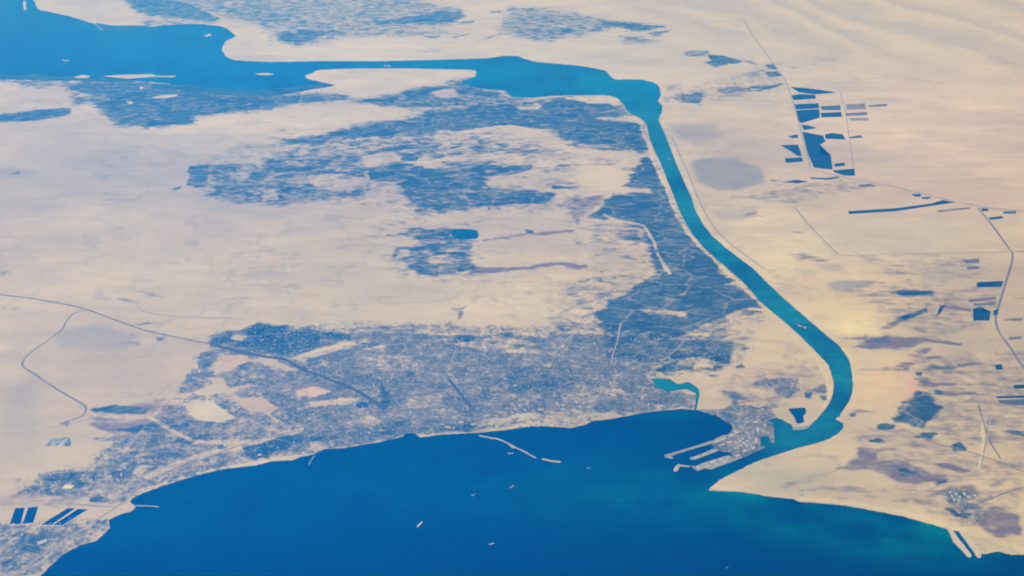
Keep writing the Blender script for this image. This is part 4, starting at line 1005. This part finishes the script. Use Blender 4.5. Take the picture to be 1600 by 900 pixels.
def ship(x, y, L, head, lab, hm, dm, kind, cat="ship", dim=1):
    B, H = L * .16, L * .075
    p = at(x, y, 2.0)
    r = empty("cargo_ship" if L > 60 else "boat", (p.x, p.y, 1.2), R(head))
    tag(r, lab, cat, "ships and boats on the water")
    link("hull", hull_mesh(L, B, H, hm), r)
    dk = boxes_mesh("deck", [(-.08 * L, 0, H + .1, .76 * L, B * .9, L * .004)], dm); link("deck", dk, r)
    sx = -.38 * L
    h = link("deckhouse", boxes_mesh("deckhouse", [(sx, 0, H, .10 * L, B * .86, L * .06), (sx, 0, H + L * .06, .07 * L, B * .7, L * .035), (sx + .01 * L, 0, H + L * .095, .05 * L, B * 1.0, L * .02)], whitep), r)
    link("bridge_window", boxes_mesh("bridge_window", [(sx + .0365 * L, 0, H + L * .10, .003 * L, B * .9, L * .009)], glass), h)
    link("funnel", boxes_mesh("funnel", [(sx - .055 * L, 0, H, .028 * L, B * .3, L * .13)], redroof), r)
    if kind == 'boxes':
        rnd = random.Random(int(x))
        cols = [greyr, hullr, bluem, tanm, whitep]
        for k in range(7):
            xs = (-.29 + k * .1) * L
            link("container_stack", boxes_mesh("container_stack", [(xs, j * B * .29, H + L * .005, .088 * L, B * .27, L * rnd.choice((.035, .05, .065))) for j in (-1, 0, 1)], cols[k % 5]), r)
    elif kind == 'hatch':
        for k in range(4):
            link("hatch_cover", boxes_mesh("hatch_cover", [((-.24 + k * .16) * L, 0, H + L * .005, .12 * L, B * .6, L * .018)], dm), r)
        for k in range(3):
            link("deck_crane", boxes_mesh("deck_crane", [((-.16 + k * .16) * L, 0, H + L * .005, .016 * L, .016 * L, .09 * L), ((-.13 + k * .16) * L, 0, H + L * .095, .10 * L, .012 * L, .012 * L)], whitep), r)
    else:
        link("deck_pipe", boxes_mesh("deck_pipe", [(0.03 * L, j * B * .06, H + L * .01, .60 * L, L * .006, L * .008) for j in (-1, 0, 1)], greyr), r)
        link("manifold", boxes_mesh("manifold", [(0.03 * L, 0, H + L * .006, .03 * L, B * .8, L * .02)], darkm), r)
    link("mast", boxes_mesh("mast", [(.42 * L, 0, H * 1.05, .008 * L, .008 * L, .09 * L)], whitep), r)
    return r


ship(656, 819.5, 150, 58, "pinkish freighter lying alone in the bay, longest ship there", hullp, hullp, 'hatch')
ship(768, 850, 95, 20, "stubby bright cream ship lowest in the bay", whitep, tanm, 'hatch')
ship(800, 760.5, 95, 40, "small white ship below the tip of the long breakwater", whitep, greyr, 'tank')
ship(740, 773.5, 90, 35, "faint grey ship left of the small white one", bluem, bluem, 'tank')
ship(919.5, 731.5, 70, 10, "tiny white ship out beyond the outer breakwater", whitep, greyr, 'hatch')
ship(798, 708.5, 110, 5, "pale boat moored just under the curved breakwater", hullp, greyr, 'tank')
ship(1136, 887, 60, 20, "tiny dim boat near the bottom edge of the bay", greyr, bluem, 'hatch')
ship(1055, 733, 110, 50, "pale ship berthed at the hooked pier head", hullp, hullp, 'hatch')
ship(1251, 511.5, 300, 137, "long dark container ship passing down the canal", hullk, darkm, 'boxes')
ship(1045, 249, 170, 115, "pale ship in the upper straight of the canal", hullp, greyr, 'tank')
ship(605, 103.5, 330, 0, "white ship entering the narrow lake channel", whitep, whitep, 'boxes')
ship(103, 95, 330, 0, "small white ship out in the middle of the far lake", whitep, whitep, 'boxes')
ship(1152, 706.5, 110, 22, "grey ship docked between the middle and lower piers", greyr, greyr, 'hatch')
ship(830, 98.5, 200, 170, "dark ship near the bend of the far lake", hullk, darkm, 'tank')

# ------------------------------------------------------------------ buildings
def house_mesh(name, mat, variant):
    """one flat-roofed block with parapet, roof hut and a lower wing; unit footprint 1 x 1, height 1"""
    bm = bmesh.new()

    def bx(x, y, z, sx, sy, sz):
        r = bmesh.ops.create_cube(bm, size=1)
        for v in r['verts']: v.co = Vector((v.co.x * sx + x, v.co.y * sy + y, (v.co.z + .5) * sz + z))
    if variant == 0:
        bx(0, 0, 0, 1, .78, 1); bx(-.2, .1, 1, .3, .25, .18); bx(0, .37, 1, 1, .04, .08); bx(0, -.37, 1, 1, .04, .08); bx(.2, -.5, 0, .6, .2, .5)
    elif variant == 1:
        bx(-.2, 0, 0, .6, 1, 1); bx(.3, .2, 0, .398, .55, .7); bx(-.25, .2, 1, .22, .3, .2); bx(.3, .1, .7, .15, .15, .15)
    elif variant == 2:
        bx(0, 0, 0, 1, .5, 1); bx(.28, .4, 0, .4, .3, .85); bx(-.3, -.38, 0, .35, .255, .85); bx(0, 0, 1, .25, .25, .2)
    else:
        bx(0, 0, 0, .9, .9, .8); bx(0, 0, .8, .7, .7, .2); bx(.2, .2, 1, .2, .2, .12)
    me = bpy.data.meshes.new(name); bm.to_mesh(me); bm.free(); me.materials.append(mat)
    return me


paler = simple("pale_sheet", (.36, .36, .34), (.50, .49, .46), 12, .6)


def hall_parts(mat_w, mat_r):
    """hall 1 x 1 x 1 with a gabled sheet roof"""
    w = boxes_mesh("walls", [(0, 0, 0, 1, 1, .7)], mat_w)
    bm = bmesh.new()
    v = [bm.verts.new(c_) for c_ in ((-.52, -.53, .702), (.52, -.53, .702), (.52, 0, 1), (-.52, 0, 1), (-.52, .53, .702), (.52, .53, .702))]
    for f in ((0, 1, 2, 3), (3, 2, 5, 4), (0, 3, 4), (1, 5, 2), (0, 4, 5, 1)): bm.faces.new([v[i] for i in f])
    bmesh.ops.recalc_face_normals(bm, faces=bm.faces)
    r = bpy.data.meshes.new("roof"); bm.to_mesh(r); bm.free(); r.materials.append(mat_r)
    d = boxes_mesh("door", [(.3, -.502, 0, .14, .012, .45)], darkm)
    return w, r, d


HALL = {k: hall_parts(a, b) for k, (a, b) in {'white': (tanm, paler), 'grey': (greyr, greyr), 'blue': (greyr, bluem), 'yellow': (tanm, yelm), 'red': (tanm, redroof), 'tan': (tanm, tanm)}.items()}


def hall(x, y, L, Wd, H, rz, kind, lab, group=None, name="warehouse", cat="warehouse", z=.3):
    p = at(x, y)
    o = link(name, HALL[kind][0])
    o.location = (p.x, p.y, z); o.rotation_euler = (0, 0, R(rz)); o.scale = (L, Wd, H)
    tag(o, lab, cat, group)
    link("roof", HALL[kind][1], o); link("door", HALL[kind][2], o)
    return o


hall(107, 761, 170, 90, 16, -5, 'yellow', "long yellow roofed hall in the lower left settlement")
hall(354.5, 694.5, 120, 90, 22, 20, 'white', "bright white hall on a sandy hill by the shore road")
hall(66, 847, 140, 70, 14, 30, 'white', "white hall among dark trees at the lower left corner")
for i, (x, y, kd, lab) in enumerate(((75, 688, 'white', "white long hall at the left end of the isolated factory"), (84, 689, 'blue', "blue grey long hall second in the isolated factory"), (93, 689.5, 'blue', "blue grey hall in the middle of the isolated factory"), (102, 688.5, 'grey', "grey hall at the right end of the isolated factory"), (84, 694, 'grey', "grey hall in front of the isolated factory row"), (97, 694.5, 'white', "white hall in front right of the isolated factory"))):
    hall(x, y, 95, 110, 14, 4, kd, lab, "halls of the isolated desert factory")
hall(1172, 627, 150, 50, 14, 10, 'red', "red roofed hall north of the port")
hall(1160, 629.5, 120, 45, 14, 10, 'red', "smaller red roofed hall left of the port's red hall")
for x, y, L, a, kd in ((1100, 725.5, 130, 20, 'grey'), (1113, 722, 120, 20, 'white'), (1126, 718, 120, 22, 'tan'), (1104, 729, 120, 20, 'tan'), (1118, 726, 110, 20, 'grey'), (1131, 722, 110, 22, 'white'), (1091, 730.5, 100, 22, 'white'), (1137, 716, 90, 22, 'grey')):
    hall(x, y, L, 45, 14, a, kd, "plain quay shed on the broad lower pier", "sheds on the broad lower pier", "quay_shed", "shed", 6.6)
for x, y, kd in ((1088, 714.5, 'white'), (1100, 710.3, 'tan'), (1111, 706, 'grey')):
    hall(x, y, 110, 30, 12, 24, kd, "narrow quay shed on the short middle pier", "sheds on the short middle pier", "quay_shed", "shed", 6.6)
for x, y, L, a, kd in ((1120, 690, 120, 25, 'white'), (1131, 686, 120, 25, 'tan'), (1142, 681, 120, 25, 'white'), (1128, 695, 110, 20, 'grey'), (1139, 691, 120, 20, 'white'), (1150, 700, 110, 20, 'grey'), (1163, 705, 110, 25, 'tan'), (1176, 700, 100, 25, 'white'), (1152, 712, 100, 25, 'tan'), (1183, 672, 150, 80, 'white'), (1176, 676, 150, 80, 'blue'), (1170, 684, 150, 80, 'grey'), (1181, 688, 130, 80, 'white'), (1150, 675, 110, -30, 'white'), (1158, 668, 110, -30, 'grey'), (1166, 660, 110, 10, 'blue'), (1180, 660, 110, 10, 'white'), (1195, 665, 90, 80, 'tan')):
    hall(x, y, L, 45, 15, a, kd, "port hall crowded on the harbour peninsula", "halls on the harbour peninsula")
for i in range(9):
    x, y = 292 + 8.5 * i + (i % 3), 626 - 1.2 * i + 5 * (i % 2)
    hall(x, y, 80, 40, 12, 12, ('white', 'tan', 'grey')[i % 3], "pale hall on the rim of the white gravel yard", "halls around the white gravel yard")
for i, (x, y) in enumerate(((760, 650), (775, 655), (795, 652), (812, 657), (835, 652), (855, 660), (870, 655), (885, 658), (905, 652), (845, 640), (880, 640), (740, 663), (720, 660), (700, 668), (930, 650), (950, 648))):
    hall(x, y, 110, 45, 14, (10, -8, 15)[i % 3], ('white', 'tan', 'grey', 'white')[i % 4], "pale hall lining the refinery waterfront", "halls on the refinery waterfront")

# storage tanks: a shell with a shallow cone roof
def tank_parts(mw, mr):
    def cyl(name, r0, r1, z0, z1, mat, cap):
        bm = bmesh.new()
        n = 28
        a = [bm.verts.new((r0 * math.cos(6.2832 * i / n), r0 * math.sin(6.2832 * i / n), z0)) for i in range(n)]
        b = [bm.verts.new((r1 * math.cos(6.2832 * i / n), r1 * math.sin(6.2832 * i / n), z1)) for i in range(n)]
        for i in range(n): bm.faces.new((a[i], a[(i + 1) % n], b[(i + 1) % n], b[i]))
        if cap: bm.faces.new(b)
        me = bpy.data.meshes.new(name); bm.to_mesh(me); bm.free(); me.materials.append(mat)
        return me
    return cyl("shell", .5, .5, 0, .9, mw, True), cyl("cone_roof", .515, .05, .902, 1.0, mr, True)


TK = tank_parts(greyr, paler)
for group, lab, pts, dia in (("storage tanks of the port", "round white storage tank on the harbour peninsula", [(1156, 690), (1162, 693), (1160, 686), (1167, 690), (1157, 697), (1166, 697)], 62),
                             ("storage tanks by the refinery shore", "round white storage tank near the refinery waterfront", [(800, 632), (812, 634), (824, 631), (806, 640), (820, 641), (900, 628), (912, 630), (924, 627), (906, 636), (920, 637), (870, 630), (880, 634)], 62),
                             ("storage tanks of the right village", "round pale tank in the right hand village", [(1487, 776), (1493, 773), (1499, 777), (1490, 781), (1497, 782), (1506, 772), (1484, 770), (1512, 777)], 60)):
    for x, y in pts:
        p = at(x, y)
        o = link("storage_tank", TK[0])
        o.location = (p.x, p.y, .3); o.scale = (dia, dia, 18); o.rotation_euler = (0, 0, random.uniform(0, 6))
        tag(o, lab, "tank", group)
        link("cone_roof", TK[1], o)

# town blocks: a street grid of plots filled where the plan is built up
def town(spacing, th, xr, yr):
    c_, s_ = math.cos(th), math.sin(th)
    cx, cy = (xr[0] + xr[1]) / 2, (yr[0] + yr[1]) / 2
    rad = max(xr[1] - xr[0], yr[1] - yr[0]) * .75
    i = np.arange(-int(rad / spacing), int(rad / spacing) + 1)
    a, b = np.meshgrid(i, i)
    a, b = a.ravel(), b.ravel()
    k = (a % 7 != 0) & (b % 4 != 0)
    a, b = a[k] * spacing + rng.uniform(-.22, .22, k.sum()) * spacing, b[k] * spacing + rng.uniform(-.2, .2, k.sum()) * spacing
    x, y = cx + a * c_ - b * s_, cy + a * s_ + b * c_
    k = (x > xr[0]) & (x < xr[1]) & (y > yr[0]) & (y < yr[1])
    return x[k], y[k]


tx, ty = town(44, .22, (-13000, 14000), (9300, 24000))
cvr, _ = cover_at(tx, ty)
px_, py_ = to_map(tx, ty)
pr = cvr['u'] * np.where(cvr['v'] > .5, .55, 1.0) * np.clip(.25 + 1.5 * fbm(tx / 500, ty / 500, 201, 3), 0, 1)
k = (rng.random(len(tx)) < pr * .62) & (cvr['u'] > .2) & ~inside(px_, py_, wp) & ~inside(px_, py_, LAGOON) & ~inside(px_, py_, DOCK)
tx, ty, px_, py_ = tx[k], ty[k], px_[k], py_[k]
# keep the roads free
for nm, mat, wd, lab, pts in ROADS:
    w = at_np(smooth_line(pts, 15))
    d = np.full(len(tx), 1e9)
    for a, b in zip(w[:-1], w[1:]): d = np.minimum(d, segdist(tx, ty, a, b))
    k = d > wd / 2 + 20
    tx, ty, px_, py_ = tx[k], ty[k], px_[k], py_[k]
nb = len(tx)
sx = rng.uniform(15, 36, nb); sy = rng.uniform(13, 28, nb)
big = rng.random(nb) < .05
sx[big] *= rng.uniform(1.5, 2.6, big.sum()); sy[big] *= rng.uniform(1.2, 1.8, big.sum())
hh = rng.uniform(5, 15, nb) * np.where(rng.random(nb) < .12, 1.9, 1)
th = .22 + rng.normal(0, .05, nb) + 1.5708 * (rng.random(nb) < .4)
size = sx * sy / (tx ** 2 + ty ** 2 + CAM_H ** 2)


def district(x, y):
    if x < 420 and y > 640: return 0
    if x > 1400: return 1
    if x > 1095 and y > 585: return 2
    return 3


DL = [("flat roofed house of the lower left shore settlement", "houses of the lower left shore"),
      ("flat roofed house of the village by the jetties", "houses of the right hand village"),
      ("flat roofed block near the port and canal mouth", "blocks by the port"),
      ("flat roofed block on the city waterfront", "blocks on the city waterfront")]
order = np.argsort(-size)
chosen = []
quota = [120, 55, 60, 65]
for i in order:
    d = district(px_[i], py_[i])
    if quota[d] > 0:
        quota[d] -= 1
        chosen.append((i, d))
    if not any(quota): break
HM = [[house_mesh("house", mt, v) for mt in (paler, tanm, greyr, conc)] for v in range(4)]
used = np.zeros(nb, bool)
for i, d in chosen:
    used[i] = True
    o = link("house" if d < 2 else "apartment_block", HM[random.randrange(4)][random.randrange(4)])
    o.location = (tx[i], ty[i], .2)
    o.scale = (sx[i], sy[i], hh[i])
    o.rotation_euler = (0, 0, th[i])
    tag(o, DL[d][0], "house" if d < 2 else "apartment block", DL[d][1])


def many_boxes(name, x, y, z, sx, sy, h, th, col, mat):
    n = len(x)
    cx = np.array([-.5, .5, .5, -.5, -.5, .5, .5, -.5]); cy = np.array([-.5, -.5, .5, .5, -.5, -.5, .5, .5]); cz = np.array([0, 0, 0, 0, 1, 1, 1, 1.])
    a, b = cx[None] * sx[:, None], cy[None] * sy[:, None]
    c_, s_ = np.cos(th)[:, None], np.sin(th)[:, None]
    v = np.stack([x[:, None] + a * c_ - b * s_, y[:, None] + a * s_ + b * c_, z[:, None] + cz[None] * h[:, None]], -1).reshape(-1, 3)
    f = np.array([(4, 5, 6, 7), (0, 1, 5, 4), (1, 2, 6, 5), (2, 3, 7, 6), (3, 0, 4, 7)])
    q = (f[None] + 8 * np.arange(n)[:, None, None]).reshape(-1, 4)
    me = bpy.data.meshes.new(name)
    me.vertices.add(len(v)); me.vertices.foreach_set("co", v.astype(np.float32).ravel())
    me.loops.add(q.size); me.loops.foreach_set("vertex_index", q.astype(np.int32).ravel())
    me.polygons.add(len(q)); me.polygons.foreach_set("loop_start", np.arange(0, q.size, 4, dtype=np.int32))
    me.update(calc_edges=True)
    put_attr(me, "paint", np.repeat(col, 8, 0))
    me.materials.append(mat)
    return link(name, me)


pm = NT("plaster_and_concrete")
pc = pm.n("ShaderNodeAttribute", attribute_name="paint").outputs["Color"]
nn = pm.noise(pm.pos(1 / 9, 1 / 9, .2, 1 / 4), 3)
vm = pm.n("ShaderNodeVectorMath", operation='SCALE'); pm.put(vm.inputs[0], pc); pm.put(vm.inputs[3], pm.rng(nn, .3, .7, .8, 1.15))
pm.base(vm.outputs[0], .85)
PAL = .85 * np.array([(.50, .48, .42), (.36, .33, .26), (.28, .29, .25), (.21, .23, .20), (.55, .53, .48), (.42, .36, .27), (.16, .19, .16), (.30, .22, .16), (.24, .29, .26), (.10, .14, .11)])
pw = np.array([.07, .10, .17, .16, .02, .07, .15, .04, .13, .09])
r_ = ~used
col = PAL[rng.choice(len(PAL), r_.sum(), p=pw / pw.sum())] * rng.uniform(.8, 1.1, (r_.sum(), 1))
o = many_boxes("city_buildings", tx[r_], ty[r_], np.full(r_.sum(), .2), sx[r_], sy[r_], hh[r_], th[r_], col, pm.m)
tag(o, "dense grey mass of small town buildings filling the city", "buildings", kind="stuff")

# ------------------------------------------------------------------ trees: crowns on short trunks, far too many to count
def many_trees(name, x, y, z, r, h, col, mat):
    n = len(x)
    t = np.linspace(0, 2 * math.pi, 7)[:-1]
    ring = np.stack([np.cos(t), np.sin(t)], 1)
    jit = rng.uniform(.65, 1.3, (n, 6, 1))
    low = ring[None] * jit * r[:, None, None]
    jit2 = rng.uniform(.35, .75, (n, 6, 1))
    top = ring[None] * jit2 * r[:, None, None]
    v = np.zeros((n, 16, 3))
    v[:, 0:6, :2] = low; v[:, 0:6, 2] = (h * .45)[:, None] * rng.uniform(.7, 1.3, (n, 6))
    v[:, 6:12, :2] = top; v[:, 6:12, 2] = (h * .85)[:, None] * rng.uniform(.8, 1.15, (n, 6))
    v[:, 12, 2] = h * rng.uniform(.95, 1.15, n)
    tr = r * .12
    v[:, 13] = np.stack([tr, 0 * tr, 0 * tr], 1); v[:, 14] = np.stack([-tr, tr, 0 * tr], 1); v[:, 15] = np.stack([-tr, -tr, 0 * tr], 1)
    v[:, :, 0] += x[:, None]; v[:, :, 1] += y[:, None]; v[:, :, 2] += z[:, None]
    tris = []
    for i in range(6):
        j = (i + 1) % 6
        tris += [(i, j, 7 + i if i < 5 else 6), (i, 7 + i if i < 5 else 6, 6 + i), (6 + i, 6 + j, 12)]
    tris += [(13, 14, 12), (14, 15, 12), (15, 13, 12)]
    q = (np.array(tris)[None] + 16 * np.arange(n)[:, None, None]).reshape(-1, 3)
    me = bpy.data.meshes.new(name)
    v = v.reshape(-1, 3)
    me.vertices.add(len(v)); me.vertices.foreach_set("co", v.astype(np.float32).ravel())
    me.loops.add(q.size); me.loops.foreach_set("vertex_index", q.astype(np.int32).ravel())
    me.polygons.add(len(q)); me.polygons.foreach_set("loop_start", np.arange(0, q.size, 3, dtype=np.int32))
    me.update(calc_edges=True)
    put_attr(me, "leaf", np.repeat(col, 16, 0))
    me.materials.append(mat)
    return link(name, me)


lm = NT("foliage")
lc = lm.n("ShaderNodeAttribute", attribute_name="leaf").outputs["Color"]
lm.base(lc, .9)
N = 120000
fx, fy = rng.uniform(-.8, .8, N), rng.uniform(0, 1, N)
fy = 9000 + 25000 * fy
fx = fx * fy
cvr, gz = cover_at(fx, fy)
pxx, pyy = to_map(fx, fy)
clump = fbm(fx / 350, fy / 220, 301, 4)
k = (rng.random(N) < np.clip(cvr['v'] * 1.6 * (clump - .25) + .25 * cvr['u'] * (clump > .5), 0, 1)) & ~inside(pxx, pyy, wp) & ~inside(pxx, pyy, POND) & ~inside(pxx, pyy, LAGOON) & ~inside(pxx, pyy, CITYPOND)
fx, fy = fx[k], fy[k]
n = len(fx)
r = rng.uniform(7, 17, n)
lcol = np.array([(.012, .046, .038)]) * rng.uniform(.6, 2.4, (n, 1)) + rng.uniform(0, .008, (n, 3))
o = many_trees("tree_cover", fx, fy, np.zeros(n), r, rng.uniform(6, 13, n), lcol, lm.m)
tag(o, "dark groves and hedges scattered through the fields and the city", "trees", kind="stuff")
print("buildings", nb, "trees", n)

# ------------------------------------------------------------------ haze: the air itself, round the camera and the whole scene
bm = bmesh.new()
bmesh.ops.create_cube(bm, size=1)
me = bpy.data.meshes.new("haze")
bx0, bx1, by0, by1, bz0, bz1 = -1900000, 1900000, -70000, 260000, -1.5, CAM_H + 60
for v in bm.verts:
    v.co = Vector((bx0 if v.co.x < 0 else bx1, by0 if v.co.y < 0 else by1, bz0 if v.co.z < 0 else bz1))
bm.to_mesh(me); bm.free()
hz = tag(link("haze", me), "blue haze of the air over the whole land", "haze", kind="stuff")
hm = bpy.data.materials.new("haze_air")
hm.use_nodes = True
t = hm.node_tree
for nd in list(t.nodes):
    if nd.type == 'BSDF_PRINCIPLED': t.nodes.remove(nd)
pv = t.nodes.new("ShaderNodeVolumePrincipled")
pv.inputs["Color"].default_value = HAZE_COLOR
pv.inputs["Absorption Color"].default_value = (1, 1, 1, 1)
pv.inputs["Density"].default_value = HAZE_DENSITY
pv.inputs["Anisotropy"].default_value = HAZE_G
t.links.new(pv.outputs[0], t.nodes["Material Output"].inputs["Volume"])
me.materials.append(hm)
